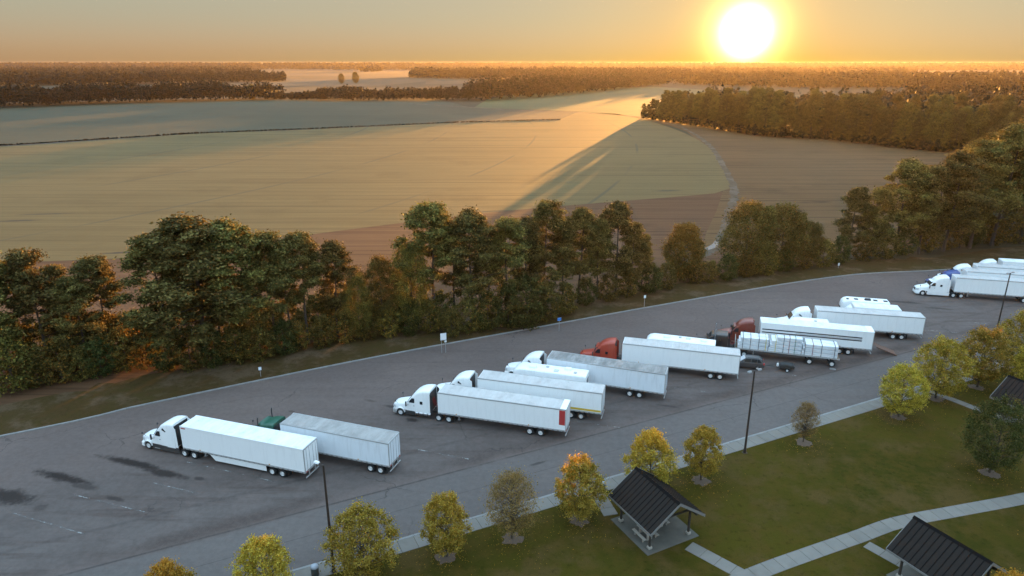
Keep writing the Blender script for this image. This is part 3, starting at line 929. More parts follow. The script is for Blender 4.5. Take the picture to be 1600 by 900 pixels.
far_wood('woodland', 'deep interior of the dark wood across the brown field', scatter([(130, 560), (150, 500), (175, 445), (215, 425), (240, 372), (320, 362), (620, 420), (640, 600), (420, 640), (240, 600)], 10.5, 1500), 17, 26.5, 1, 1.1)
far_wood('undergrowth', 'low dark undergrowth along the foot of the wood across the brown field', [(p.x + random.uniform(-1.5, 1.5), p.y + random.uniform(-1.5, 1.5)) for o_ in (0.0, 5.0, 11.0) for p in resample(offset(back_front, o_), 2.6)], 4.5, 8, 31, 0.55, 'undergrowth')  # added to close sun leaks under the edge pines
dl = [(-420, 300), (-276.6, 374.3), (-202, 440.3), (-138, 470.6), (-47.7, 521.6), (37.7, 551.4)]
far_wood('ditch_weeds', 'dark weeds along the straight ditch between the two fields', [(p.x + random.uniform(-1, 1), p.y + random.uniform(-0.8, 0.8)) for p in resample(dl, 0.5)], 0.4, 1.0, 33, 0.24, 'weeds')
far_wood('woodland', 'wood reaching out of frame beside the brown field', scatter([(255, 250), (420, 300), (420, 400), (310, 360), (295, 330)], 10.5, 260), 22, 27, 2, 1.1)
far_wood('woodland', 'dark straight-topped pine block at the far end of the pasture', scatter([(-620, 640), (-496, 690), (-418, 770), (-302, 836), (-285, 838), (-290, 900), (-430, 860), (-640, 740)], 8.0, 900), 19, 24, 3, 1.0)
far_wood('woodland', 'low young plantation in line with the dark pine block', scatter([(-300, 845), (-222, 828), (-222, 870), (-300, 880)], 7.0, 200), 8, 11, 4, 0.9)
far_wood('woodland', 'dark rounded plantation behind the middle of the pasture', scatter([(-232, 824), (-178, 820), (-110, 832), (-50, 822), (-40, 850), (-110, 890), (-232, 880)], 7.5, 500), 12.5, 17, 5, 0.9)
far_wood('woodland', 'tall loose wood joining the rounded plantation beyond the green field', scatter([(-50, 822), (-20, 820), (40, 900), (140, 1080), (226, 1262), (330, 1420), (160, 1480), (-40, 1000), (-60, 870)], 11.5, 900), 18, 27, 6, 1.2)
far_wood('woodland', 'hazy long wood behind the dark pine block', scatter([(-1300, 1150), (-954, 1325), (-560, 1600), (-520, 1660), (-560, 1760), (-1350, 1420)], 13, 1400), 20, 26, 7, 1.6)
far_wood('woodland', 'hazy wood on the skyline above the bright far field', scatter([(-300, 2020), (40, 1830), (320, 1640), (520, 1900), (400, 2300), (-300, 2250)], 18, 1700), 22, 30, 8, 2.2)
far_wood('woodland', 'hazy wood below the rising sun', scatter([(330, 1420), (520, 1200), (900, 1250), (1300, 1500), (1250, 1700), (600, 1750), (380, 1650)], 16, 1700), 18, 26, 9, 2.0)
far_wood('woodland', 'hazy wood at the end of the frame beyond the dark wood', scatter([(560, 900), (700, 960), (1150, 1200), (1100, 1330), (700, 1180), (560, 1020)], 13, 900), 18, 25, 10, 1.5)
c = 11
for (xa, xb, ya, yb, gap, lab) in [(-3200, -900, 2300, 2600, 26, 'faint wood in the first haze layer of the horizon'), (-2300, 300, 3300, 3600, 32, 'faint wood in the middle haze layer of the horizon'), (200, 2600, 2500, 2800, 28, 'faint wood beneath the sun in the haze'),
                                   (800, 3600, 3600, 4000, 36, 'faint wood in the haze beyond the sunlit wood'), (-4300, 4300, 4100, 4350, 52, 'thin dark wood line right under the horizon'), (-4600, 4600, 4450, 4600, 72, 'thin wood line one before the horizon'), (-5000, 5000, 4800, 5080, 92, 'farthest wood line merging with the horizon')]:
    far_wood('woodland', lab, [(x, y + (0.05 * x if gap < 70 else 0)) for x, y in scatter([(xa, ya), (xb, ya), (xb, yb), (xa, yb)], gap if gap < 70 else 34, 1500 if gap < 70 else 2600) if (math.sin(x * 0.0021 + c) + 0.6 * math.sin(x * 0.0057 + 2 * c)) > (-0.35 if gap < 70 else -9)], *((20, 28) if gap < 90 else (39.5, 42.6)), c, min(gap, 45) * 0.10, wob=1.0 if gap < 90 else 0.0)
    c += 1
for (x, yb, h, lab) in [(534, 131, 20, 'first lone tree of a pair standing in the misty far field'), (556, 130.5, 23, 'taller lone tree of a pair standing in the misty far field'), (395, 156, 17, 'lone tree just past the end of the dark pine block')]:
    X, Y = G(x, yb); plant('broadleaf_tree', OAKS[0], X, Y, h, lab, 'tree')

# ------------------------------------------------------------------ vehicle materials
mat_paint('white_paint', (0.82, 0.83, 0.83), dirt=0.22)
mat_paint('trailer_white', (0.82, 0.83, 0.83), 0.45, 0.16)
mat_paint('trailer_dull', (0.70, 0.74, 0.78), 0.5, 0.32)
mat_paint('green_paint', (0.012, 0.085, 0.052), 0.4, 0.4)
mat_paint('red_paint', (0.36, 0.045, 0.022), 0.4, 0.35)
mat_paint('maroon_paint', (0.17, 0.028, 0.016), 0.35, 0.3)
mat_paint('blue_paint', (0.035, 0.075, 0.24), 0.35, 0.3)
mat_paint('black_paint', (0.016, 0.014, 0.013), 0.35, 0.4)
mat_paint('grey_paint', (0.040, 0.040, 0.043), 0.35, 0.15)
mat_paint('dark_trim', (0.022, 0.022, 0.024), 0.55, 0.5)
mat_paint('stripe_dark', (0.03, 0.022, 0.022), 0.45, 0.2)
mat_paint('panel_red', (0.42, 0.035, 0.035), 0.45, 0.25)
mat_paint('stripe_yellow', (0.62, 0.42, 0.04), 0.45, 0.25)
mat_paint('rail_metal', (0.42, 0.42, 0.42), 0.45, 0.6, metal=0.4)
mat_paint('chrome', (0.72, 0.72, 0.74), 0.16, 0.25, metal=1.0)
mat_plain('rim_metal', (0.74, 0.74, 0.74), 0.35, 0.15, var=0.1)
mat_plain('rubber', (0.016, 0.016, 0.017), 0.85, var=0.4)
mat_plain('chassis', (0.030, 0.027, 0.025), 0.75, var=0.5)
mat_plain('lens_amber', (0.55, 0.22, 0.02), 0.3, var=0.1)
mat_plain('lens_red', (0.40, 0.02, 0.02), 0.3, var=0.1)
mat_plain('lens_clear', (0.55, 0.57, 0.60), 0.12, var=0.1)
mat_plain('mudflap', (0.025, 0.025, 0.025), 0.8, var=0.3)
mat_plain('wood_deck', (0.16, 0.115, 0.075), 0.85, var=0.4)
mat_glass('glass')


def make_roof_mat(name, a, b):
    t = NT(name, 'obj')
    st = t.noise(1.0, 5, 0.65, vec=t.mapped(scale=(0.9, 0.25, 1)))
    bl = t.noise(0.8, 5, 0.7)
    c = t.mix(t.step(st, 0.35, 0.7), a, b)
    c = t.mix(t.step(bl, 0.5, 0.75, 0, 0.6), c, tuple(0.7 * k for k in a))
    t.bsdf(c, 0.55, 0.0)


make_roof_mat('roof_white', (0.66, 0.68, 0.72), (0.80, 0.80, 0.82))
make_roof_mat('roof_grey', (0.26, 0.25, 0.24), (0.36, 0.35, 0.34))
make_roof_mat('roof_tan', (0.44, 0.42, 0.41), (0.52, 0.51, 0.50))
make_roof_mat('roof_dark', (0.16, 0.155, 0.15), (0.34, 0.33, 0.32))


def wheel(parent, x, y, side, r=0.51, w=0.30, rim='rim_metal'):
    """side +1 = outer face towards +y"""
    def tyre(m):
        m.lathe_y([(r * 0.56, -w / 2), (r * 0.90, -w / 2), (r * 0.985, -w / 2 + 0.05), (r, -w / 4), (r, w / 4), (r * 0.985, w / 2 - 0.05), (r * 0.90, w / 2), (r * 0.56, w / 2)], 24, caps=False)

    def rimb(m):
        d = w / 2
        m.lathe_y([(r * 0.57, -d * 0.9), (r * 0.58, d * 0.98), (r * 0.54, d * 1.0), (r * 0.50, d * 0.55), (r * 0.34, d * 0.35), (r * 0.30, d * 0.75), (r * 0.16, d * 0.85), (r * 0.10, d * 1.0), (r * 0.02, d * 1.02)], 20)

    def holes(m):
        d = w / 2
        for k in range(8):
            a = k * math.pi / 4; c = Vector((math.cos(a) * r * 0.425, d * 0.50, math.sin(a) * r * 0.425))
            m.cyl(c, c + Vector((0, 0.02, 0)), r * 0.05, n=6)
    rz = 0.0 if side > 0 else math.pi
    t = part('wheel', parent, ('tyre', r, w), tyre, 'rubber', (x, y, r), rz)
    part('rim', t, ('rim', r, w), rimb, rim)
    part('hand_holes', t, ('holes', r, w), holes, 'chassis')
    return t


def strip(parent, name, key, mat, x0, x1, y, z0, z1, th=0.012, loc=None):
    return part(name, parent, key, lambda m: m.box(x0, x1, y - th, y + th, z0, z1), mat, loc, smooth=None)


def trailer(name, label, rear, ang, L=16.15, body='trailer_white', roof='roof_white', axles=(4.35, 3.05), skirt=False, panels=0, zb=1.12, zt=4.08, group=None, extras=(), rim='rim_metal'):
    """van trailer: origin at the middle of its rear on the ground, +x towards the tractor"""
    t = thing('semi_trailer', label, 'semi trailer', (rear[0], rear[1], 0), ang, group)
    hw = 1.28
    key = (round(L, 2), zb, zt)
    part('body', t, ('tbody',) + key, lambda m: m.cbox(0.05, L, -hw, hw, zb + 0.16, zt - 0.03, 0.045), body)

    def roofb(m):
        n = 14
        for k in range(n):
            x0 = 0.1 + (L - 0.2) * k / n; x1 = 0.1 + (L - 0.2) * (k + 1) / n - 0.015
            m.rings([[(x0, -hw + 0.07, zt - 0.04), (x0, -hw + 0.1, zt + 0.005), (x0, 0, zt + 0.025 + 0.006 * math.sin(k * 2.1)), (x0, hw - 0.1, zt + 0.005), (x0, hw - 0.07, zt - 0.04)],
                     [(x1, -hw + 0.07, zt - 0.04), (x1, -hw + 0.1, zt + 0.005), (x1, 0, zt + 0.025), (x1, hw - 0.1, zt + 0.005), (x1, hw - 0.07, zt - 0.04)]])
    part('roof', t, ('troof',) + key, roofb, roof)
    for s in (-1, 1):
        part('top_rail', t, ('trail', s) + key, lambda m: m.cbox(0.05, L, s * hw - 0.03, s * hw + 0.03, zt - 0.14, zt + 0.015, 0.012), 'rail_metal' if roof != 'roof_white' else body)
        br = part('bottom_rail', t, ('brail', s) + key, lambda m: m.cbox(0.04, L - 0.02, s * hw - 0.035, s * hw + 0.035, zb, zb + 0.2, 0.012), 'rail_metal')

        def marks(m):
            n = int(L / 0.62)
            for k in range(n):
                x = 0.3 + k * (L - 0.6) / (n - 1); m.box(x - 0.12, x + 0.12, s * hw + s * 0.034 - 0.006, s * hw + s * 0.034 + 0.006, zb + 0.05, zb + 0.10)
        part('rail_fittings', br, ('tmk', s) + key, marks, 'chassis', smooth=None)
        for xx in (L * 0.28, L - 0.15 * L) if s > 0 else ():
            part('marker_lamp', br, ('mlamp', s, zb), lambda m: m.cbox(-0.07, 0.07, s * hw + 0.02, s * hw + 0.06, zb + 0.22, zb + 0.34, 0.01), 'lens_amber', (xx, 0, 0))
        part('corner_post', t, ('cpost', s) + key, lambda m: m.cbox(L - 0.07, L + 0.012, s * (hw - 0.07) - 0.09, s * (hw - 0.07) + 0.09, zb + 0.1, zt - 0.02, 0.03), body)
    if panels:
        step = (L - 0.5) / panels
        for k in range(panels):
            part('side_panel', t, ('spanel', round(step, 3), zb, zt), lambda m: m.cbox(0.02, step - 0.035, hw - 0.004, hw + 0.012, zb + 0.24, zt - 0.17, 0.006), body, (0.35 + k * step, 0, 0))
    # rear end
    part('rear_frame', t, ('rframe',) + key, lambda m: (m.box(-0.005, 0.07, -hw, -hw + 0.09, zb + 0.02, zt - 0.02), m.box(-0.005, 0.07, hw - 0.09, hw, zb + 0.02, zt - 0.02), m.box(-0.006, 0.07, -hw + 0.09, hw - 0.09, zt - 0.16, zt - 0.021), m.box(-0.006, 0.07, -hw + 0.09, hw - 0.09, zb + 0.02, zb + 0.2)), 'rail_metal', smooth=None)
    for s in (-1, 1):
        d = part('rear_door', t, ('rdoor', s) + key, lambda m: m.cbox(0.0, 0.055, min(s * 0.015, s * (hw - 0.1)), max(s * 0.015, s * (hw - 0.1)), zb + 0.22, zt - 0.18, 0.012), body)
        part('lock_rod', d, ('rod', s, zb, zt), lambda m: (m.cyl((-0.03, s * 0.32, zb + 0.2), (-0.03, s * 0.32, zt - 0.18), 0.018, n=6), m.cyl((-0.03, s * 0.85, zb + 0.2), (-0.03, s * 0.85, zt - 0.18), 0.018, n=6)), 'chrome')
        part('tail_lamp', t, ('tlamp', s, zb), lambda m: m.cbox(-0.03, -0.006, s * 1.0 - 0.16, s * 1.0 + 0.16, zb + 0.06, zb + 0.16, 0.008), 'lens_red')

    def guard(m):
        for s in (-0.55, 0.55): m.box(0.0, 0.08, s - 0.05, s + 0.05, 0.52, zb + 0.02)
        m.cbox(-0.02, 0.09, -1.2, 1.2, 0.5, 0.62, 0.02)
    part('rear_bumper', t, ('guard', zb), guard, 'rail_metal')

    def under(m):
        for s in (-0.5, 0.5): m.box(0.4, L - 0.6, s - 0.05, s + 0.05, zb - 0.12, zb + 0.16)
        for k in range(16): m.box(0.5 + k * (L - 1) / 15, 0.58 + k * (L - 1) / 15, -hw + 0.05, hw - 0.05, zb + 0.04, zb + 0.15)
        for a in axles:
            m.cyl((a, -1.0, 0.52), (a, 1.0, 0.52), 0.075, n=8)
        m.box(axles[1] - 0.8, axles[0] + 0.8, -0.62, -0.42, 0.7, zb); m.box(axles[1] - 0.8, axles[0] + 0.8, 0.42, 0.62, 0.7, zb)
    part('underframe', t, ('under', axles) + key, under, 'chassis', smooth=None)
    for a in axles:
        for s in (-1, 1): wheel(t, a, s * 1.0, s, 0.5, 0.52, rim)
    for s in (-1, 1):
        part('mud_flap', t, ('flap', s), lambda m: m.box(-0.01, 0.01, s * 1.0 - 0.3, s * 1.0 + 0.3, 0.28, zb), 'mudflap', (axles[1] - 0.78, 0, 0), smooth=None)
        part('landing_leg', t, ('lleg', s, zb), lambda m: (m.box(-0.07, 0.07, s * 0.75 - 0.07, s * 0.75 + 0.07, 0.42, zb + 0.05), m.cbox(-0.16, 0.16, s * 0.75 - 0.15, s * 0.75 + 0.15, 0.38, 0.43, 0.01)), 'rail_metal', (L - 2.6, 0, 0), smooth=None)
    if skirt:
        for s in (-1, 1):
            part('side_skirt', t, ('skirt', s, axles) + key, lambda m: m.plate([(axles[0] + 0.75, zb + 0.02), (axles[0] + 0.72, 0.38), (L - 4.3, 0.36), (L - 3.6, zb - 0.02)], 'y', s * 1.2 - 0.012, s * 1.2 + 0.012), body, smooth=None)
    for f in extras: f(t, L, hw, zb, zt)
    return t


def tractor(label, nose, ang, paint='white_paint', low='dark_trim', tanks=False, skirts=True, roof_h=3.95, sleeper_win=True, visor=False, stacks=False, group=None, wedge=True):
    """sleeper tractor: origin under the front bumper, nose towards +x"""
    t = thing('semi_tractor', label, 'truck tractor', (nose[0], nose[1], 0), ang, group)
    rh = roof_h

    def hood(m):
        m.loft([(-0.02, 0.55, 0.50, 0.78, 1.22, 0.15), (-0.12, 0.82, 0.74, 0.68, 1.42, 0.22), (-0.5, 0.95, 0.86, 0.7, 1.58, 0.28), (-1.1, 1.02, 0.95, 0.98, 1.72, 0.3), (-1.7, 1.08, 1.02, 0.98, 1.84, 0.3), (-2.12, 1.12, 1.06, 0.9, 1.95, 0.26)])
    part('hood', t, 'hood', hood, paint, smooth=50)

    def cab(m):
        m.loft([(-2.0, 1.10, 1.04, 0.95, 1.95, 0.2), (-2.16, 1.14, 1.06, 0.9, 2.08, 0.22), (-2.80, 1.16, 1.04, 0.9, 2.92, 0.3), (-2.98, 1.17, 1.06, 0.9, 3.02, 0.3), (-3.32, 1.18, 1.10, 0.9, 3.12 if not wedge else 3.35, 0.32)])
    part('cab', t, ('cab', wedge), cab, paint, smooth=50)

    def slp(m):
        if wedge:
            m.loft([(-2.86, 0.86, 0.82, 2.7, 3.02, 0.2), (-3.2, 1.19, 1.05, 0.9, 3.36, 0.35), (-3.6, 1.21, 1.12, 0.9, 3.62 * rh / 3.95, 0.36), (-4.1, 1.23, 1.16, 0.9, rh - 0.12, 0.36), (-4.7, 1.24, 1.18, 0.9, rh - 0.01, 0.32), (-5.3, 1.24, 1.19, 0.9, rh, 0.28)])
        else:
            m.loft([(-3.28, 1.19, 1.14, 0.9, rh - 0.08, 0.22), (-3.4, 1.21, 1.16, 0.9, rh, 0.2), (-5.2, 1.22, 1.17, 0.9, rh, 0.2)])
    sl = part('sleeper', t, ('sleeper', wedge, rh), slp, paint, smooth=50)
    # glazing
    ws = part('windshield', t, 'wshield', lambda m: m.rings([[(-2.20, -0.98, 2.10), (-2.20, 0.98, 2.10), (-2.76, 0.86, 2.86), (-2.76, -0.86, 2.86)], [(-2.16, -0.98, 2.13), (-2.16, 0.98, 2.13), (-2.72, 0.86, 2.90), (-2.72, -0.86, 2.90)]]), 'glass', smooth=None)
    for s in (-1, 1):
        def yb(z): return s * (1.165 - 0.055 * max(0, (z - 0.9)) / 1.9)
        part('side_window', t, ('swin', s), lambda m: m.rings([[(x, yb(z) + s * o, z) for x, z in ((-2.42, 2.05), (-2.50, 2.28), (-2.80, 2.66), (-3.16, 2.66), (-3.16, 2.05))] for o in (-0.02, 0.022)]), 'glass', smooth=None)
        dr = part('door', t, ('door', s), lambda m: m.rings([[(x, yb(z) + s * o, z) for x, z in ((-2.28, 1.02), (-2.28, 2.0), (-3.24, 2.0), (-3.24, 1.02))] for o in (-0.02, 0.008)]), paint, smooth=None)
        part('door_handle', dr, ('dhandle', s), lambda m: m.cbox(-3.16, -3.02, s * 1.145 - 0.03, s * 1.145 + 0.03, 1.62, 1.68, 0.01), 'dark_trim')
        if sleeper_win:
            part('sleeper_window', t, ('slwin', s), lambda m: m.rings([[(x, s * (1.205 + o), z) for x, z in ((-3.95, 2.02), (-3.95, 2.42), (-4.32, 2.42), (-4.32, 2.02))] for o in (-0.04, 0.02)]), 'glass', smooth=None)
        elif wedge:
            part('sleeper_window', t, ('slwin2', s), lambda m: m.rings([[(x, s * (1.19 + o), z) for x, z in ((-3.62, 3.0), (-3.7, 3.22), (-4.15, 2.86), (-4.1, 2.78))] for o in (-0.06, 0.025)]), 'glass', smooth=None)

        def mirror(m):
            m.cyl((-2.36, s * 1.08, 2.15), (-2.12, s * 1.42, 2.2), 0.025, n=6); m.cyl((-2.36, s * 1.08, 1.72), (-2.12, s * 1.42, 1.72), 0.025, n=6)
            m.cbox(-2.2, -2.06, s * 1.45 - 0.1, s * 1.45 + 0.1, 1.62, 2.3, 0.03)
        part('mirror', t, ('mirror', s), mirror, 'dark_trim')
        part('hood_mirror', t, ('hmirror', s), lambda m: (m.cyl((-0.75, s * 0.85, 1.55), (-0.55, s * 1.12, 2.0), 0.018, n=5), m.cbox(-0.62, -0.52, s * 1.14 - 0.09, s * 1.14 + 0.09, 1.92, 2.15, 0.03)), 'dark_trim')
        part('headlight', t, ('hlight', s), lambda m: m.rings([[(-0.10, s * 0.66, 0.98), (-0.10, s * 0.66, 1.26), (-0.45, s * 0.97, 1.34), (-0.45, s * 0.97, 1.06)], [(-0.02, s * 0.68, 0.98), (-0.02, s * 0.68, 1.25), (-0.42, s * 1.0, 1.34), (-0.42, s * 1.0, 1.06)]]), 'lens_clear', smooth=None)

        def fend(m):
            n = 10; A = [math.radians(8 + 164 * k / n) for k in range(n + 1)]
            m.rings([[(-1.2 + 0.62 * math.cos(a), y, 0.51 + 0.66 * math.sin(a)) for a in A] + [(-1.2 + 0.56 * math.cos(a), y, 0.51 + 0.60 * math.sin(a)) for a in reversed(A)] for y in (s * 0.80, s * 1.17, s * 1.22)])
        part('fender', t, ('fender', s), fend, paint, smooth=40)
        wheel(t, -1.2, s * 1.02, s, 0.51, 0.30)
        for x in (-6.45, -7.8): wheel(t, x, s * 0.98, s, 0.51, 0.54)
        if skirts:
            part('side_skirt', t, ('tskirt', s), lambda m: m.plate([(-1.86, 0.36), (-1.98, 0.95), (-5.72, 0.95), (-5.72, 0.34), (-2.2, 0.30)], 'y', s * 1.16, s * 1.23), low, smooth=None)
            part('step', t, ('step', s), lambda m: m.cbox(-2.95, -2.2, s * 1.16 - 0.06, s * 1.16 + 0.10, 0.44, 0.5, 0.01), 'rail_metal')
        if tanks:
            tk = part('fuel_tank', t, ('tank', s), lambda m: m.cyl((-3.3, s * 0.93, 0.66), (-5.35, s * 0.93, 0.66), 0.32, n=18), 'chrome', smooth=35)
            for xx in (-3.75, -4.35, -4.95):
                part('tank_strap', tk, ('tstrap', s), lambda m: m.cyl((-0.04, s * 0.93, 0.66), (0.04, s * 0.93, 0.66), 0.33, n=18), 'dark_trim', (xx, 0, 0), smooth=35)
            part('step_box', t, ('stepb', s), lambda m: (m.cbox(-3.2, -1.9, s * 0.95 - 0.22, s * 0.95 + 0.24, 0.38, 0.92, 0.03), m.box(-3.15, -1.95, s * 1.19 - 0.02, s * 1.19 + 0.06, 0.42, 0.46), m.box(-3.15, -1.95, s * 1.19 - 0.02, s * 1.19 + 0.06, 0.70, 0.74)), 'dark_trim')
        part('side_extender', t, ('ext', s, rh), lambda m: m.plate([(-5.32, 1.0), (-5.32, rh - 0.35), (-5.62, rh - 0.55), (-5.66, 1.0)], 'y', s * 1.2 - 0.015, s * 1.2 + 0.015), paint if not tanks else 'dark_trim', smooth=None)
    part('bumper', t, 'bumper', lambda m: m.loft([(0.05, 0.75, 0.72, 0.34, 0.74, 0.1), (-0.1, 1.05, 1.02, 0.32, 0.78, 0.1), (-0.62, 1.2, 1.17, 0.34, 0.8, 0.1)]), paint if not tanks else 'rail_metal', smooth=40)
    gr = part('grille', t, 'grille', lambda m: m.cbox(-0.2, 0.025, -0.45, 0.45, 0.8, 1.28, 0.03), 'dark_trim')
    part('grille_bars', gr, 'gbars', lambda m: [m.box(0.02, 0.04, -0.42, 0.42, 0.84 + k * 0.07, 0.865 + k * 0.07) for k in range(6)], 'chrome', smooth=None)
    part('back_panel', t, ('bpanel', rh), lambda m: m.box(-5.318, -5.29, -1.05, 1.05, 1.0, rh - 0.3), 'dark_trim', smooth=None)

    def frame(m):
        for s in (-0.42, 0.42): m.box(-8.3, -0.4, s - 0.05, s + 0.05, 0.72, 0.98)
        for x in (-1.2, -6.45, -7.8): m.cyl((x, -1.0, 0.51), (x, 1.0, 0.51), 0.09, n=8)
        m.box(-8.32, -8.2, -0.5, 0.5, 0.7, 0.96); m.box(-6.2, -5.4, -0.5, 0.5, 0.98, 1.02)
        for s in (-1.0, 1.0): m.box(-8.6, -8.58, s - 0.3, s + 0.3, 0.28, 0.95)
    part('frame', t, 'frame', frame, 'chassis', smooth=None)
    part('fifth_wheel', t, 'fifthw', lambda m: m.cyl((-7.1, 0, 0.99), (-7.1, 0, 1.12), 0.5, n=14), 'chassis')

    def lines(m):
        for k, y in enumerate((-0.25, 0.0, 0.25)):
            m.tube([(-5.3, y, 2.6), (-5.55, y * 1.2, 1.75), (-5.95, y, 1.45), (-6.5, y, 1.9)], [0.025] * 4, 5)
    part('air_lines', t, 'airl', lines, ('lens_red', 'dark_trim')[0] if tanks else 'dark_trim', smooth=40)
    if visor: part('visor', t, 'visor', lambda m: m.rings([[(-2.72, -0.95, 2.9), (-2.72, 0.95, 2.9), (-2.42, 0.98, 2.78), (-2.42, -0.98, 2.78)], [(-2.74, -0.95, 2.95), (-2.74, 0.95, 2.95), (-2.42, 0.98, 2.81), (-2.42, -0.98, 2.81)]]), paint, smooth=None)
    if stacks:
        for s in (-1, 1):
            part('exhaust_stack', t, ('stack', s), lambda m: (m.cyl((-3.36 if wedge else -3.3, s * 1.27, 1.0), (-3.36, s * 1.27, 3.95), 0.065, n=10), m.cyl((-3.36, s * 1.27, 3.95), (-3.42, s * 1.27, 4.2), 0.065, 0.06, n=10)), 'chrome' if stacks == 2 else 'dark_trim', smooth=40)
    for y in (-0.7, -0.35, 0, 0.35, 0.7):
        part('marker_lamp', t, 'cablamp', lambda m: m.cbox(-3.02, -2.94, -0.05, 0.05, 3.02, 3.09, 0.01), 'lens_amber', (0, y, 0.02))
    return t


def rig(k, rear_near, front_near, lab_trac, lab_trail, L=None, trac=None, trail=None, near_hw=1.28, gap=6.42):
    """near-side top edge (rear, front) gives the heading; trailer and tractor share the axis"""
    a, b = Vector(rear_near), Vector(front_near)
    d = (b - a).normalized(); left = Vector((-d.y, d.x))
    rear = a - left * near_hw
    L = L or (b - a).length
    ang = math.atan2(d.y, d.x)
    o = trailer('semi_trailer', lab_trail, rear, ang, L=L, **(trail or {}))
    if lab_trac:
        nose = rear + d * (L + gap)
        tractor(lab_trac, nose, ang, **(trac or {}))
    return rear, d, ang


# --- markings on single trailers
def red_corner(t, L, hw, zb, zt):
    part('corner_panel', t, 'redcorner', lambda m: m.cbox(0.12, 0.85, hw - 0.005, hw + 0.02, zb + 0.85, zt - 0.18, 0.006), 'panel_red')


def rear_visor(t, L, hw, zb, zt):
    part('rear_roof_cap', t, 'roofcap', lambda m: m.cbox(0.0, 0.75, -hw + 0.02, hw - 0.02, zt - 0.02, zt + 0.05, 0.02), 'trailer_white')


def yellow_stripe(t, L, hw, zb, zt):
    strip(t, 'stripe', 'ystripe', 'stripe_yellow', 0.12, L - 0.2, hw + 0.004, zb + 0.28, zb + 0.55)


def dark_stripes(t, L, hw, zb, zt):
    for z0, z1, x0 in ((2.92, 3.10, 1.6), (2.44, 2.62, 1.6)):
        strip(t, 'stripe', ('dstripe', z0), 'stripe_dark', x0, L - 0.25, hw + 0.004, z0, z1)
    for z0 in (2.68, 2.78):
        strip(t, 'stripe', ('gstripe', z0), 'rail_metal', 1.6, L - 5.2, hw + 0.004, z0, z0 + 0.05)


def open_rear_cap(t, L, hw, zb, zt):
    part('rear_roof_cap', t, 'roofcap2', lambda m: m.cbox(0.0, 0.95, -hw - 0.01, hw + 0.01, zt - 0.05, zt + 0.06, 0.02), 'trailer_white')


def small_logo(t, L, hw, zb, zt):
    strip(t, 'logo_plate', 'logop', 'panel_red', L - 0.75, L - 0.15, hw + 0.006, zt - 0.34, zt - 0.22)


T1 = rig(1, (-22.1, 63.2), (-37.5, 68.2), 'white aerodynamic tractor with black lower skirt, nearest truck to the stained empty stalls', 'plain white trailer with a side skirt, nearest the stained empty stalls', L=16.2,
         trac=dict(sleeper_win=False), trail=dict(skirt=True, extras=(small_logo,)))
T2 = rig(2, (-13.3, 64.4), (-26.4, 68.8), 'dark green tractor with a black exhaust stack', 'bluish-white trailer with a dull grey roof behind the green tractor', L=13.8,
         trac=dict(paint='green_paint', roof_h=3.55, stacks=1), trail=dict(body='trailer_dull', roof='roof_grey', axles=(2.45, 1.2)))
T3 = rig(3, (6.4, 71.9), (-9.3, 76.4), 'white tractor with chrome fuel tanks and a square sleeper window', 'white panelled trailer with a red patch at its rear corner', L=16.3,
         trac=dict(tanks=True, skirts=False), trail=dict(panels=13, roof='roof_tan', axles=(4.45, 3.1), extras=(red_corner, rear_visor)))
T4 = rig(4, (11.2, 76.1), (-4.5, 80.5), 'white tractor just behind the one with chrome tanks', 'white trailer with a yellow stripe along its lower edge', L=16.3,
         trac=dict(sleeper_win=False), trail=dict(roof='roof_tan', axles=(3.9, 2.6), extras=(yellow_stripe,)))
T5 = rig(5, (20.2, 81.5), (4.7, 87.0), 'white tractor between the motorhome roof and the red tractor', 'white trailer with a blotchy dark grey roof beside the motorhome', L=16.3,
         trac=dict(sleeper_win=False), trail=dict(body='trailer_dull', roof='roof_dark', axles=(4.6, 3.3)))
T6 = rig(6, (31.9, 87.5), (16.1, 92.0), 'bright red tractor with a tall sleeper', 'clean white trailer coupled to the bright red tractor', L=16.4,
         trac=dict(paint='red_paint', low='red_paint', visor=True), trail=dict(roof='roof_tan', axles=(3.75, 2.45)))
T8 = rig(8, (55.0, 96.1), (39.2, 100.4), 'maroon tractor beyond the flatbed of wrapped lumber', 'white trailer with long dark double stripes', L=16.3,
         trac=dict(paint='maroon_paint', low='maroon_paint', visor=True), trail=dict(roof='roof_white', axles=(4.5, 3.25), extras=(dark_stripes, open_rear_cap)))
T9 = rig(9, (66.3, 102.3), (50.5, 105.8), 'white tractor at the far end of the first parked row', 'white ribbed-panel trailer at the far end of the first parked row', L=16.2,
         trac=dict(sleeper_win=False), trail=dict(panels=12, roof='roof_tan', axles=(4.3, 3.0)))
T11 = rig(11, (100.3, 119.9), (84.7, 123.9), 'white tractor with white skirts leading the far group of trucks', 'white trailer nearest in the far group, under the lamp post', L=16.2,
          trac=dict(low='white_paint', sleeper_win=True, visor=True), trail=dict(roof='roof_tan', panels=13))
T12 = rig(12, (104.9, 123.9), (89.3, 128.0), 'blue roofed tractor in the far group of trucks', 'white trailer second in the far group, behind the blue tractor', L=16.2,
          trac=dict(paint='blue_paint', low='blue_paint', roof_h=3.7), trail=dict(roof='roof_tan'))
T13 = rig(13, (109.2, 127.4), (93.6, 131.5), 'white tractor just past the blue roofed one', 'white trailer third in the far group', L=16.2, trac=dict(sleeper_win=False), trail=dict(roof='roof_tan'))
T14 = rig(14, (116.8, 131.0), (101.2, 135.1), 'white tractor farthest back in the far group', 'white trailer farthest back in the far group', L=16.2, trac=dict(sleeper_win=False), trail=dict(roof='roof_white'))


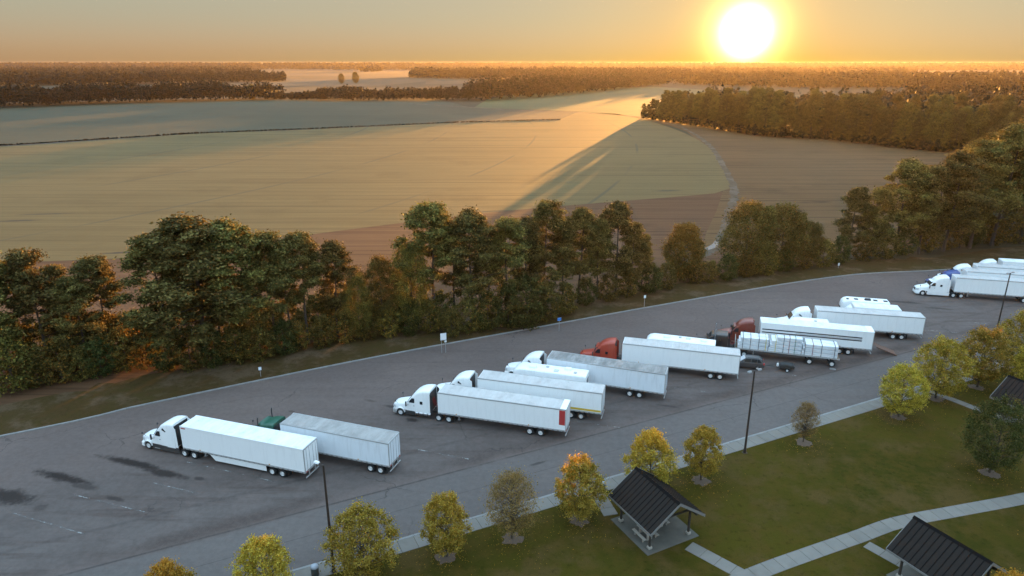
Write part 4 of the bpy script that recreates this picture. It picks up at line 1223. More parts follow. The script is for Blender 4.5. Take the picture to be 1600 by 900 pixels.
# --- flatbed with wrapped lumber
def flatbed():
    a, b = Vector((48.3, 92.25)), Vector((33.6, 96.75)); d = (b - a).normalized(); left = Vector((-d.y, d.x)); rear = a - left * 1.28
    ang = math.atan2(d.y, d.x); L = 14.8; zd = 1.42
    t = thing('flatbed_trailer', 'flatbed trailer with spread axles carrying pale wrapped lumber', 'flatbed trailer', (rear.x, rear.y, 0), ang)
    part('deck', t, 'fdeck', lambda m: m.cbox(0, L, -1.27, 1.27, zd - 0.1, zd, 0.02), 'wood_deck')
    for s in (-1, 1):
        r_ = part('side_rail', t, ('frail', s), lambda m: m.cbox(-0.01, L + 0.01, s * 1.28 - 0.04, s * 1.28 + 0.04, zd - 0.16, zd + 0.02, 0.01), 'rail_metal')
        part('strap_winches', r_, ('fwin', s), lambda m: [m.box(0.4 + k * 0.6, 0.55 + k * 0.6, s * 1.3 - 0.05, s * 1.3 + 0.05, zd - 0.24, zd - 0.15) for k in range(24)], 'chassis', smooth=None)
        part('landing_leg', t, ('flleg', s), lambda m: m.box(-0.07, 0.07, s * 0.75 - 0.07, s * 0.75 + 0.07, 0.4, zd - 0.15), 'rail_metal', (L - 2.8, 0, 0), smooth=None)
    part('headboard', t, 'fhead', lambda m: m.cbox(L - 0.08, L, -1.24, 1.24, zd, zd + 1.3, 0.02), 'rail_metal')

    def under(m):
        for s in (-0.5, 0.5): m.plate([(0.2, zd - 0.1), (0.2, zd - 0.45), (10, zd - 0.6), (12.2, zd - 0.25), (L - 0.1, zd - 0.2), (L - 0.1, zd - 0.1)], 'y', s - 0.06, s + 0.06)
        for x in (0.95, 4.05): m.cyl((x, -1, 0.5), (x, 1, 0.5), 0.08, n=8)
    part('underframe', t, 'funder', under, 'chassis', smooth=None)
    for x in (0.95, 4.05):
        for s in (-1, 1): wheel(t, x, s * 1.0, s, 0.5, 0.52)
    part('tail_lamp', t, 'ftl', lambda m: (m.box(-0.03, -0.012, 0.8, 1.15, zd - 0.14, zd - 0.04), m.box(-0.03, -0.012, -1.15, -0.8, zd - 0.14, zd - 0.04)), 'lens_red', smooth=None)
    # load: wrapped bundles, each its own thing
    M_ = Matrix.Translation((rear.x, rear.y, 0)) @ Matrix.Rotation(ang, 4, 'Z')
    segs = [(0.35, 4.9, 3, 'rear'), (5.35, 4.6, 4, 'middle'), (10.05, 4.35, 3, 'front')]
    names = ['bottom', 'second', 'third', 'top']
    for (x0, ln, nl, seg) in segs:
        for c_ in (0, 1):
            for k in range(nl):
                y0 = -1.2 + c_ * 1.2
                if seg == 'middle' and k == 3 and c_ == 0: continue
                z0 = zd + 0.004 + k * 0.62; lw = ln - (0.0, 0.15, 0.35, 1.1)[k]
                p = M_ @ Vector((x0, y0, z0))
                o = link('lumber_bundle', CACHE.setdefault(('bun', ln, k), MB().add(*bundle_geo(lw)).mesh('lumber_bundle', 'wrap', 40)), None, p, ang)
                tag(o, 'pale wrapped lumber bundle on the flatbed, %s stack, %s layer, %s side' % (seg, names[k], 'near' if c_ else 'far'), 'lumber bundle', 'wrapped lumber bundles on the flatbed')
    cols = ['strap_black', 'strap_black', 'strap_red', 'strap_black', 'strap_green', 'strap_red', 'strap_black', 'strap_yellow', 'strap_yellow', 'strap_black', 'strap_black', 'strap_black']
    xs = [0.8, 2.6, 3.8, 4.9, 6.3, 7.1, 7.9, 9.0, 10.4, 11.4, 12.6, 13.7]
    for i, (x, cn) in enumerate(zip(xs, cols)):
        nl = 3 if x < 5.3 or x > 10.0 else 4
        top = zd + nl * 0.62 + 0.012
        if nl == 4:
            pts = [(-1.3, zd), (-1.225, zd + 3 * 0.62), (-0.02, zd + 3 * 0.62 + 0.02), (0.0, top), (1.2, top), (1.225, top - 0.6), (1.3, zd)] if x < 8.8 else [(-1.3, zd), (-1.225, zd + 1.86), (1.21, zd + 1.875), (1.3, zd)]
        else: pts = [(-1.3, zd), (-1.225, top - 0.05), (-1.15, top), (1.15, top), (1.225, top - 0.05), (1.3, zd)]
        m = MB(); 
        m.rings([[(xx, y + (0.004 if y > 0 else -0.004), z + 0.004) for xx in (-0.035, 0.035)] + [(xx, y * 0.995, z - 0.006) for xx in (0.035, -0.035)] for y, z in pts])
        p = M_ @ Vector((x, 0, 0))
        o = link('cargo_strap', m.mesh('cargo_strap', cn), None, p, ang)
        tag(o, '%s strap over the wrapped lumber, %s from the rear of the flatbed' % ({'strap_black': 'black', 'strap_red': 'dark red', 'strap_green': 'green', 'strap_yellow': 'yellow'}[cn], ['first', 'second', 'third', 'fourth', 'fifth', 'sixth', 'seventh', 'eighth', 'ninth', 'tenth', 'eleventh', 'twelfth'][i]), 'cargo strap', 'straps over the lumber load')
    nose = rear + d * (L + 6.35)
    tractor('black long-nosed tractor with chrome stacks pulling the lumber flatbed', nose, ang, paint='black_paint', tanks=True, skirts=False, roof_h=3.15, wedge=False, stacks=2, sleeper_win=True)


def bundle_geo(ln):
    m = MB(); w, h = 1.17, 0.55
    m.cbox(0.0, ln, 0.015, w, 0.0, h, 0.03)
    pass
    return m.v, m.f


def make_wrap():
    t = NT('wrap', 'obj')
    oi = t.n('ShaderNodeObjectInfo')
    n = t.noise(2.5, 5, 0.7); s2 = t.noise(1.0, 4, 0.6, vec=t.mapped(scale=(0.4, 4, 9)))
    c = t.mix(n, (0.62, 0.66, 0.70), (0.82, 0.83, 0.84))
    c = t.mix(t.step(s2, 0.56, 0.66, 0, 0.7), c, (0.22, 0.26, 0.34))
    c = t.mix(t.math('MULTIPLY', oi.outputs['Random'], 0.3), c, (0.55, 0.56, 0.58))
    t.bsdf(c, 0.4, 0, t.bump(n, 0.5, 0.03))


make_wrap()
mat_plain('strap_black', (0.02, 0.02, 0.02), 0.8); mat_plain('strap_red', (0.20, 0.03, 0.03), 0.8); mat_plain('strap_green', (0.03, 0.15, 0.07), 0.8); mat_plain('strap_yellow', (0.55, 0.42, 0.05), 0.8)
flatbed()


# --- motorhomes, box truck, car, small trailers
def motorhome(label, front, ang, L=10.0, H=3.45, cabover=False, units=((2.6, 0.35, 'ac'), (4.6, -0.3, 'vent'), (6.0, 0.5, 'hatch'), (7.4, -0.35, 'ac'), (8.6, 0.45, 'vent')), unit_mat='trailer_white', paint='white_paint'):
    t = thing('motorhome', label, 'motorhome', (front[0], front[1], 0), ang)
    hw = 1.24
    if cabover:
        part('body', t, ('mhb', L, H, 1), lambda m: m.loft([(-0.75, 0.9, 0.85, 2.25, H - 0.5, 0.3), (-1.0, 1.1, 1.08, 2.15, H - 0.15, 0.3), (-1.6, hw, hw - 0.02, 2.1, H, 0.18), (-2.6, hw, hw - 0.02, 0.6, H, 0.14), (-L, hw, hw - 0.02, 0.6, H, 0.14)]), paint, smooth=40)
        part('cab', t, ('mhc', 1), lambda m: m.loft([(0, 0.8, 0.72, 0.5, 1.0, 0.2), (-0.5, 0.95, 0.88, 0.5, 1.3, 0.25), (-1.25, 1.0, 0.92, 0.5, 1.5, 0.2), (-1.9, 1.02, 0.9, 0.5, 2.2, 0.2), (-2.65, 1.03, 0.95, 0.5, 2.25, 0.2)]), paint, smooth=40)
        part('windshield', t, 'mhw1', lambda m: m.rings([[(-1.28, -0.86, 1.55), (-1.28, 0.86, 1.55), (-1.84, 0.8, 2.15), (-1.84, -0.8, 2.15)], [(-1.24, -0.86, 1.58), (-1.24, 0.86, 1.58), (-1.8, 0.8, 2.18), (-1.8, -0.8, 2.18)]]), 'glass', smooth=None)
    else:
        part('body', t, ('mhb', L, H, 0), lambda m: m.loft([(0.0, 1.0, 0.95, 0.55, H - 0.95, 0.35), (-0.12, 1.15, 1.1, 0.5, H - 0.45, 0.4), (-0.5, hw, hw - 0.06, 0.45, H - 0.12, 0.35), (-1.1, hw, hw - 0.04, 0.45, H, 0.22), (-L + 0.08, hw, hw - 0.04, 0.45, H, 0.2), (-L, hw - 0.05, hw - 0.1, 0.5, H - 0.08, 0.18)]), paint, smooth=40)
        part('windshield', t, ('mhw', H), lambda m: m.rings([[(-0.02, -1.0, 1.55), (-0.02, 1.0, 1.55), (-0.16, 0.98, H - 0.62), (-0.16, -0.98, H - 0.62)], [(0.035, -1.0, 1.55), (0.035, 1.0, 1.55), (-0.09, 0.98, H - 0.6), (-0.09, -0.98, H - 0.6)]]), 'glass', smooth=None)
    for s in (-1, 1):
        for k, (x0, x1) in enumerate(((-3.6, -2.4), (-5.6, -4.5), (-7.6, -6.5))):
            if -x0 < L - 0.4: part('side_window', t, ('mhsw', s, k), lambda m: m.cbox(x0, x1, s * hw - 0.012, s * hw + 0.012, 1.75, 2.45, 0.01), 'glass')
        part('stripe', t, ('mhst', s, L), lambda m: m.box(-L + 0.2, -2.7, s * hw - 0.008, s * hw + 0.008, 1.15, 1.35), 'grey_paint', smooth=None)
        part('mirror', t, ('mhm', s, cabover), lambda m: (m.cyl((-0.4 - 1.0 * cabover, s * 1.0, 1.9), (-0.2 - 1.0 * cabover, s * 1.45, 2.0), 0.025, n=5), m.cbox(-0.28 - 1.0 * cabover, -0.16 - 1.0 * cabover, s * 1.47 - 0.09, s * 1.47 + 0.09, 1.75, 2.2, 0.03)), 'dark_trim')
        wheel(t, -1.0 if cabover else -1.9, s * 1.02, s, 0.42, 0.28); wheel(t, -L + 2.6, s * 0.96, s, 0.42, 0.46)
    part('bumper', t, ('mhbp', L), lambda m: (m.cbox(-0.15, 0.08, -1.05, 1.05, 0.38, 0.62, 0.04), m.cbox(-L - 0.08, -L + 0.05, -1.1, 1.1, 0.4, 0.58, 0.03)), 'dark_trim')
    part('rear_window', t, ('mhrw', L, H), lambda m: m.cbox(-L - 0.012, -L + 0.02, -0.7, 0.7, 1.7, H - 0.7, 0.01), 'glass')
    for (x, y, kd) in units:
        if kd == 'ac': part('air_conditioner', t, ('ac', H), lambda m: m.loft([(0.45, 0.28, 0.22, H - 0.01, H + 0.14, 0.1), (0.3, 0.36, 0.32, H - 0.01, H + 0.29, 0.12), (-0.45, 0.36, 0.32, H - 0.01, H + 0.3, 0.12), (-0.55, 0.3, 0.26, H - 0.01, H + 0.2, 0.1)]), unit_mat, (-x, y, 0), smooth=40)
        elif kd == 'vent': part('roof_vent', t, ('vent', H), lambda m: m.cbox(-0.2, 0.2, -0.2, 0.2, H - 0.01, H + 0.13, 0.03), 'rail_metal' if unit_mat == 'trailer_white' else unit_mat, (-x, y, 0))
        else: part('roof_hatch', t, ('hatch', H), lambda m: m.cbox(-0.34, 0.34, -0.34, 0.34, H - 0.01, H + 0.09, 0.04), 'lens_clear' if unit_mat == 'trailer_white' else unit_mat, (-x, y, 0))
    return t


A16 = math.atan2(1.0, -3.3)
motorhome('white motorhome wedged between two trailers, roof dotted with vents', (0.4, 86.3), R(163), 10.2, 3.4)
motorhome('white motorhome beside the black long-nosed tractor', (20.6, 97.0), R(162), 10.2, 3.4, units=((3.0, 0.2, 'ac'), (5.0, -0.3, 'vent'), (6.2, -0.2, 'hatch'), (8.4, 0.1, 'ac')))
motorhome('short white camper van roof showing above the striped trailer', (44.6, 104.4), R(165), 6.6, 3.3, cabover=True, units=((4.6, 0.3, 'vent'),))
motorhome('motorhome with dark roof units parked beyond the box truck', (58.2, 114.0), R(165.5), 7.6, 3.5, units=((0.9, 0.5, 'vent'), (2.3, 0.3, 'hatch'), (4.1, 0.3, 'ac'), (5.4, 0.3, 'hatch'), (7.0, 0.35, 'hatch')), unit_mat='dark_trim')


def box_truck(label, front, ang):
    t = thing('box_truck', label, 'box truck', (front[0], front[1], 0), ang)
    part('cab', t, 'btc', lambda m: m.loft([(0, 0.85, 0.8, 0.5, 1.3, 0.2), (-0.5, 1.0, 0.95, 0.5, 1.6, 0.25), (-1.2, 1.08, 1.0, 0.5, 1.75, 0.22), (-1.9, 1.1, 0.98, 0.5, 2.6, 0.25), (-3.0, 1.1, 1.02, 0.5, 2.7, 0.22)]), 'white_paint', smooth=45)
    part('wind_deflector', t, 'btd', lambda m: m.loft([(-1.9, 0.7, 0.6, 2.5, 2.75, 0.1), (-2.4, 0.95, 0.85, 2.5, 3.2, 0.25), (-2.95, 1.05, 0.98, 2.5, 3.6, 0.25)]), 'white_paint', smooth=45)
    part('windshield', t, 'btw', lambda m: m.rings([[(-1.22, -0.92, 1.82), (-1.22, 0.92, 1.82), (-1.84, 0.86, 2.52), (-1.84, -0.86, 2.52)], [(-1.18, -0.92, 1.85), (-1.18, 0.92, 1.85), (-1.8, 0.86, 2.55), (-1.8, -0.86, 2.55)]]), 'glass', smooth=None)
    part('box', t, 'btb', lambda m: m.cbox(-10.4, -3.2, -1.27, 1.27, 1.05, 3.85, 0.05), 'trailer_white')
    part('roof', t, 'btr', lambda m: m.cbox(-10.35, -3.25, -1.22, 1.22, 3.82, 3.875, 0.02), 'roof_white')
    part('frame', t, 'btf', lambda m: (m.box(-10.2, -0.5, -0.5, -0.4, 0.6, 1.0), m.box(-10.2, -0.5, 0.4, 0.5, 0.6, 1.0)), 'chassis', smooth=None)
    for s in (-1, 1):
        part('side_window', t, ('btsw', s), lambda m: m.box(-2.75, -1.95, s * 1.06 - 0.02, s * 1.06 + 0.03, 1.8, 2.4), 'glass', smooth=None)
        part('mirror', t, ('btm', s), lambda m: (m.cyl((-1.5, s * 1.0, 2.0), (-1.35, s * 1.35, 2.1), 0.02, n=5), m.cbox(-1.42, -1.3, s * 1.38 - 0.08, s * 1.38 + 0.08, 1.8, 2.3, 0.02)), 'dark_trim')
        wheel(t, -1.0, s * 1.0, s, 0.45, 0.28); wheel(t, -8.2, s * 0.97, s, 0.45, 0.5)
    part('bumper', t, 'btbp', lambda m: m.cbox(-0.1, 0.1, -1.05, 1.05, 0.4, 0.65, 0.04), 'dark_trim')


box_truck('white box truck beyond the far panelled trailer', (55.0, 110.3), R(166))


def suv():
    a = math.atan2(0.9, -3.9)
    t = thing('car', 'dark grey sport utility car towing a small black trailer', 'car', (32.6, 93.3, 0), a)
    part('body', t, 'suvb', lambda m: m.loft([(0.0, 0.70, 0.62, 0.42, 0.78, 0.12), (-0.15, 0.86, 0.78, 0.34, 0.92, 0.16), (-0.9, 0.92, 0.86, 0.32, 1.02, 0.16), (-1.35, 0.93, 0.88, 0.32, 1.06, 0.14), (-4.1, 0.93, 0.88, 0.32, 1.12, 0.14), (-4.6, 0.88, 0.80, 0.38, 1.10, 0.14), (-4.72, 0.8, 0.74, 0.48, 0.95, 0.1)]), 'grey_paint', smooth=45)
    cb = part('cabin', t, 'suvc', lambda m: m.loft([(-1.25, 0.84, 0.80, 0.98, 1.06, 0.05), (-2.05, 0.86, 0.68, 0.98, 1.66, 0.16), (-2.5, 0.86, 0.69, 0.98, 1.72, 0.16), (-3.9, 0.86, 0.68, 0.98, 1.70, 0.16), (-4.62, 0.84, 0.72, 0.98, 1.16, 0.1)]), 'grey_paint', smooth=45)
    part('windshield', t, 'suvw', lambda m: m.rings([[(-1.3, -0.72, 1.10), (-1.3, 0.72, 1.10), (-2.0, 0.6, 1.60), (-2.0, -0.6, 1.60)], [(-1.28, -0.72, 1.13), (-1.28, 0.72, 1.13), (-1.98, 0.6, 1.64), (-1.98, -0.6, 1.64)]]), 'lens_clear', smooth=None)  # pale lens material paints in a white reflection on this glass
    part('rear_window', t, 'suvrw', lambda m: m.rings([[(-4.0, -0.6, 1.6), (-4.0, 0.6, 1.6), (-4.5, 0.66, 1.24), (-4.5, -0.66, 1.24)], [(-4.03, -0.6, 1.64), (-4.03, 0.6, 1.64), (-4.55, 0.66, 1.27), (-4.55, -0.66, 1.27)]]), 'glass', smooth=None)
    for s in (-1, 1):
        for k, (x0, x1, u0, u1) in enumerate(((-1.75, -2.75, -2.12, -2.75), (-2.85, -3.6, -2.85, -3.6), (-3.7, -4.3, -3.7, -3.95))):
            part('side_window', t, ('suvsw', s, k), lambda m: m.rings([[(x0, s * (0.858 + o), 1.12), (x1, s * (0.858 + o), 1.12), (u1, s * (0.745 + o), 1.55), (u0, s * (0.745 + o), 1.55)] for o in (-0.03, 0.016)]), 'glass', smooth=None)
        wheel(t, -0.95, s * 0.82, s, 0.35, 0.24); wheel(t, -3.75, s * 0.82, s, 0.35, 0.24)
        part('roof_rail', t, ('suvrr', s), lambda m: m.cyl((-2.3, s * 0.6, 1.75), (-3.9, s * 0.6, 1.74), 0.02, n=5), 'dark_trim')
        part('mirror', t, ('suvm', s), lambda m: m.cbox(-1.85, -1.72, s * 0.98 - 0.08, s * 0.98 + 0.08, 1.1, 1.25, 0.02), 'grey_paint')
        part('headlight', t, ('suvh', s), lambda m: m.cbox(-0.2, 0.0, s * 0.66 - 0.14, s * 0.66 + 0.12, 0.68, 0.82, 0.02), 'lens_clear')
        part('tail_lamp', t, ('suvt', s), lambda m: m.cbox(-4.74, -4.5, s * 0.76 - 0.08, s * 0.76 + 0.08, 0.8, 1.1, 0.02), 'lens_red')
    return a


SA = suv()


def small_trailer():
    t = thing('utility_trailer', 'small black utility trailer hitched behind the dark grey car', 'utility trailer', (38.75, 91.95, 0), SA + math.pi)
    part('bed', t, 'utb', lambda m: (m.cbox(0.6, 2.6, -0.65, 0.65, 0.45, 0.52, 0.01), m.box(0.6, 2.6, -0.67, -0.62, 0.52, 0.88), m.box(0.6, 2.6, 0.62, 0.67, 0.52, 0.88), m.box(0.6, 0.65, -0.62, 0.62, 0.52, 0.88), m.box(2.55, 2.6, -0.62, 0.62, 0.52, 0.88)), 'black_paint', smooth=None)
    part('drawbar', t, 'utd', lambda m: (m.tube([(-1.2, 0, 0.48), (0.7, 0.5, 0.46)], [0.04, 0.04], 6), m.tube([(-1.2, 0, 0.48), (0.7, -0.5, 0.46)], [0.04, 0.04], 6)), 'chassis')
    part('cover', t, 'utc', lambda m: m.loft([(0.68, 0.58, 0.5, 0.6, 0.95, 0.1), (1.2, 0.6, 0.52, 0.6, 1.05, 0.14), (2.5, 0.58, 0.5, 0.6, 0.92, 0.1)]), 'mudflap', smooth=40)
    for s in (-1, 1):
        wheel(t, 1.6, s * 0.82, s, 0.3, 0.2)
        part('fender', t, ('utf', s), lambda m: m.plate([(1.2, 0.5), (1.3, 0.68), (1.9, 0.68), (2.0, 0.5), (1.95, 0.5), (1.87, 0.64), (1.33, 0.64), (1.25, 0.5)], 'y', s * 0.82 - 0.11, s * 0.82 + 0.11), 'black_paint', smooth=None)
        part('tail_lamp', t, ('utl', s), lambda m: m.cbox(2.6, 2.63, s * 0.5 - 0.06, s * 0.5 + 0.06, 0.6, 0.7, 0.008), 'lens_red')
    g = thing('gas_bottle', 'white gas bottle on the drawbar of the small black trailer', 'gas bottle', (39.1, 91.85, 0.5), 0)
    part('bottle', g, 'gb', lambda m: m.lathe_z([(0.12, 0), (0.16, 0.04), (0.16, 0.38), (0.1, 0.47), (0.05, 0.5), (0.04, 0.6)]), 'white_paint')
    part('valve', g, 'gv', lambda m: m.cyl((0, 0, 0.6), (0, 0, 0.66), 0.06, n=8), 'rail_metal')


small_trailer()


def ramp_cart():
    t = thing('loading_ramp', 'low rusty loading ramp lowered behind the striped trailer', 'ramp', (56.6, 98.25, 0), R(-15))
    for s in (-1, 1): part('side_beam', t, ('rb', s), lambda m: m.rings([[(0, s * 0.9 - 0.04, 1.05), (0, s * 0.9 + 0.04, 1.05), (0, s * 0.9 + 0.04, 1.18), (0, s * 0.9 - 0.04, 1.18)], [(3.0, s * 0.9 - 0.04, 0.03), (3.0, s * 0.9 + 0.04, 0.03), (3.0, s * 0.9 + 0.04, 0.16), (3.0, s * 0.9 - 0.04, 0.16)]]), 'rust', smooth=None)
    for k in range(9):
        x = 0.15 + k * 0.33; z = 1.15 - x * 0.34
        part('slat', t, 'rslat', lambda m: m.cbox(-0.12, 0.12, -0.86, 0.86, -0.02, 0.02, 0.006), 'rust', (x, 0, z))


mat_plain('rust', (0.12, 0.06, 0.04), 0.8, var=0.5)
ramp_cart()

# ------------------------------------------------------------------ lamp posts, signs, bins
mat_plain('pole_brown', (0.035, 0.022, 0.016), 0.6, var=0.3)
mat_plain('sign_white', (0.75, 0.76, 0.78), 0.5, var=0.06)
mat_plain('sign_blue', (0.03, 0.16, 0.50), 0.5, var=0.08)
mat_plain('post_steel', (0.25, 0.25, 0.25), 0.5, var=0.3)
mat_plain('bin_green', (0.045, 0.055, 0.055), 0.6, var=0.35)
mat_plain('bin_lid', (0.30, 0.33, 0.38), 0.4, var=0.2)


def lamp_post(x, y, h, label, heads, rz):
    t = thing('lamp_post', label, 'lamp post', (x, y, 0.1), rz, 'lamp posts along the kerb')
    part('pole', t, ('lpole', h), lambda m: (m.cyl((0, 0, 0), (0, 0, 0.5), 0.19, 0.17, n=12), m.cyl((0, 0, 0.5), (0, 0, h), 0.13, 0.085, n=12)), 'pole_brown', smooth=40)
    part('base_plate', t, 'lbase', lambda m: m.cbox(-0.25, 0.25, -0.25, 0.25, 0.0, 0.05, 0.01), 'pole_brown')
    for s in heads:
        part('arm', t, ('larm', s, h), lambda m: m.tube([(0, 0, h - 0.1), (s * 0.5, 0, h + 0.05)], [0.035, 0.035], 6), 'pole_brown')
        hd = part('lamp_head', t, ('lhead', s, h), lambda m: m.loft([(s * 0.45, 0.10, 0.08, h - 0.02, h + 0.10, 0.04), (s * 0.55, 0.16, 0.12, h - 0.03, h + 0.13, 0.06), (s * 0.85, 0.16, 0.12, h - 0.03, h + 0.13, 0.06), (s * 0.98, 0.14, 0.1, h - 0.02, h + 0.08, 0.04)]), 'post_steel' if len(heads) > 1 else 'sign_white', smooth=40)
        part('lens', hd, ('llens', s, h), lambda m: m.cbox(min(s * 0.6, s * 0.84), max(s * 0.6, s * 0.84), -0.12, 0.12, h - 0.05, h - 0.028, 0.005), 'lens_clear')
    return t


lamp_post(-15.8, 49.6, 10.9, 'brown lamp post rising beside the yellow-green tree behind the first trailers', (-1,), R(-30))
lamp_post(26.9, 69.0, 10.4, 'brown lamp post on the sidewalk past the bright yellow trees', (-1, 1), R(25))
lamp_post(80.9, 106.0, 10.4, 'brown lamp post in front of the far group of trucks', (-1, 1), R(25))


def sign(x, y, h, w, hh, label, mat, posts, detail):
    t = thing('road_sign', label, 'sign', (x, y, 0.1), R(20))
    for px in posts: part('post', t, ('spost', h, px), lambda m: m.box(px - 0.035, px + 0.035, -0.03, 0.03, 0, h), 'post_steel', smooth=None)
    p = part('panel', t, ('spanel', w, hh, h), lambda m: m.cbox(-w / 2, w / 2, -0.06, -0.034, h - hh, h, 0.01), mat)
    part('border', p, ('sbord', w, hh, h), lambda m: (m.box(-w / 2 + 0.03, w / 2 - 0.03, -0.066, -0.061, h - 0.06, h - 0.04), m.box(-w / 2 + 0.03, w / 2 - 0.03, -0.066, -0.061, h - hh + 0.04, h - hh + 0.06)), detail, smooth=None)


sign(-10.6, 97.6, 3.3, 0.95, 1.15, 'white rectangular sign on two posts between lot and trees', 'sign_white', (-0.32, 0.32), 'post_steel')
part('small_plate', [o for o in COL.objects if o.name.startswith('road_sign')][-1], 'splate', lambda m: m.cbox(0.15, 0.5, -0.06, -0.036, 1.75, 2.05, 0.01), 'sign_white')
sign(7.9, 106.2 + 6 - 5.5, 2.4, 0.7, 0.55, 'small blue sign on a post at the verge', 'sign_blue', (0.0,), 'sign_white')
sign(-36.1, 89.2, 1.5, 0.4, 0.5, 'small white sign with dark mark at the verge behind the first truck', 'sign_white', (0.0,), 'sign_blue')
sign(24.4, 119.0 - 0.4, 2.3, 0.45, 0.6, 'small white sign on a post at the verge near the russet tree', 'sign_white', (0.0,), 'post_steel')
sign(71.5, 143.5, 1.2, 0.45, 0.6, 'tiny white sign at the verge before the far wood', 'sign_white', (0.0,), 'post_steel')


def bin_(x, y, label):
    t = thing('litter_bin', label, 'litter bin', (x, y, 0.12), 0)
    part('drum', t, 'drum', lambda m: m.lathe_z([(0.30, 0), (0.33, 0.04), (0.33, 0.85), (0.31, 0.9)], 16), 'bin_green', smooth=40)
    part('lid', t, 'binlid', lambda m: m.lathe_z([(0.35, 0.88), (0.36, 0.94), (0.30, 1.06), (0.15, 1.13), (0.02, 1.14)], 16), 'bin_lid', smooth=40)


bin_(9.5, 61.6, 'dark round litter bin beside the roofed picnic shelter')
bin_(-17.3, 49.1, 'dark round litter bin on the sidewalk at the bottom of the frame')
dg = MB().box(-0.45, 0.45, -0.3, 0.3, 0.0, 0.012)
o = link('drain_grate', dg.mesh('drain_grate', 'chassis'), None, (47.3, 91.9, 0.002), R(-17)); tag(o, 'dark drain grate in the asphalt behind the flatbed', 'drain grate')
for k in range(6):
    part('bar', o, 'gratebar', lambda m: m.box(-0.42, 0.42, -0.02, 0.02, 0.012, 0.022), 'rail_metal', (0, -0.25 + k * 0.1, 0), smooth=None)

# ------------------------------------------------------------------ picnic shelters
mat_plain('roof_metal', (0.020, 0.016, 0.014), 0.8, 0.0, var=0.25, scale=1.5, spec=0.12)
mat_plain('seam_metal', (0.006, 0.005, 0.005), 0.8, 0.0, var=0.2, spec=0.1)
mat_plain('fascia', (0.17, 0.16, 0.15), 0.6, var=0.2)
mat_plain('timber_dark', (0.040, 0.032, 0.026), 0.7, var=0.3)
mat_plain('shaded_concrete', (0.088, 0.080, 0.066), 0.9, var=0.5, scale=0.8)  # slab colour darkened to carry the shade under the roof
mat_plain('table_concrete', (0.30, 0.27, 0.23), 0.85, var=0.2)


def shelter(x, y, label, ang=R(27.0)):
    """origin at the near corner of the slab; u to the right, v away from the camera (ridge runs along v)"""
    t = thing('picnic_shelter', label, 'picnic shelter', (x, y, 0.1), ang, 'roofed picnic shelters')
    W_, D_ = 6.1, 5.9
    part('slab', t, 'pslab', lambda m: m.cbox(0, W_, 0, D_, -0.1, 0.06, 0.02), 'shaded_concrete')
    ez, rz_ = 2.62, 4.85; ov = 0.12; cx = W_ / 2; half = W_ / 2 + ov
    posts = [(0.75, 0.7), (W_ - 0.75, 0.7), (0.75, D_ - 0.7), (W_ - 0.75, D_ - 0.7)]
    for (px, py) in posts:
        p = part('post', t, 'ppost', lambda m: m.cbox(-0.09, 0.09, -0.09, 0.09, 0.06, 2.95, 0.015), 'timber_dark', (px, py, 0))
        part('foot', p, 'pfoot', lambda m: m.cbox(-0.2, 0.2, -0.2, 0.2, 0.06, 0.32, 0.03), 'table_concrete')
    n = 13; y0, y1 = -0.35, D_ + 0.35; st = (y1 - y0) / n; sl = (rz_ - ez) / half
    for s in (-1, 1):
        def pan(m):
            m.rings([[(cx + s * 0.02, yy, rz_ - 0.02), (cx + s * half, yy, ez - 0.02), (cx + s * half, yy, ez + 0.03), (cx + s * 0.02, yy, rz_ + 0.03)] for yy in (0.0, st - 0.006)])

        def seam(m):
            m.rings([[(cx + s * 0.02, yy, rz_ + 0.028), (cx + s * half, yy, ez + 0.028), (cx + s * half, yy, ez + 0.085), (cx + s * 0.02, yy, rz_ + 0.085)] for yy in (-0.022, 0.022)])
        for k in range(n):
            q = part('roof_panel', t, ('rpan', s), pan, 'roof_metal', (0, y0 + k * st, 0), smooth=None)
            part('seam', q, ('rseam', s), seam, 'seam_metal', (0, 0.02, 0), smooth=None)
        part('eave_fascia', t, ('efas', s), lambda m: m.cbox(min(cx + s * (half - 0.01), cx + s * (half + 0.03)), max(cx + s * (half - 0.01), cx + s * (half + 0.03)), y0, y1, ez - 0.2, ez + 0.01, 0.01), 'fascia')
        part('beam', t, ('pbeam', s), lambda m: m.cbox(min(cx + s * 2.2, cx + s * 2.38), max(cx + s * 2.2, cx + s * 2.38), y0 + 0.1, y1 - 0.1, 2.75, 2.98, 0.01), 'timber_dark')
        for yy in (y0 - 0.02, y1 + 0.02):
            part('barge_board', t, ('barge', s), lambda m: m.rings([[(cx, q, rz_ - 0.24), (cx + s * half, q, ez - 0.24), (cx + s * half, q, ez + 0.06), (cx, q, rz_ + 0.06)] for q in (-0.025, 0.025)]), 'fascia', (0, yy, 0), smooth=None)
    part('ridge_cap', t, 'rcap', lambda m: m.rings([[(cx - 0.22, yy, rz_ - 0.09), (cx, yy, rz_ + 0.11), (cx + 0.22, yy, rz_ - 0.09), (cx, yy, rz_ + 0.02)] for yy in (y0 - 0.03, y1 + 0.03)]), 'seam_metal', smooth=None)
    for yy in (0.7, D_ / 2, D_ - 0.7):
        part('truss', t, 'ptruss', lambda m: (m.cbox(cx - 2.3, cx + 2.3, -0.07, 0.07, 2.72, 2.9, 0.01), m.cbox(cx - 0.08, cx + 0.08, -0.07, 0.07, 2.9, 4.7, 0.01), m.tube([(cx, 0, 3.1), (cx - 1.3, 0, 3.8)], [0.07, 0.07], 6), m.tube([(cx, 0, 3.1), (cx + 1.3, 0, 3.8)], [0.07, 0.07], 6)), 'timber_dark', (0, yy, 0))
    return t, (x, y), ang


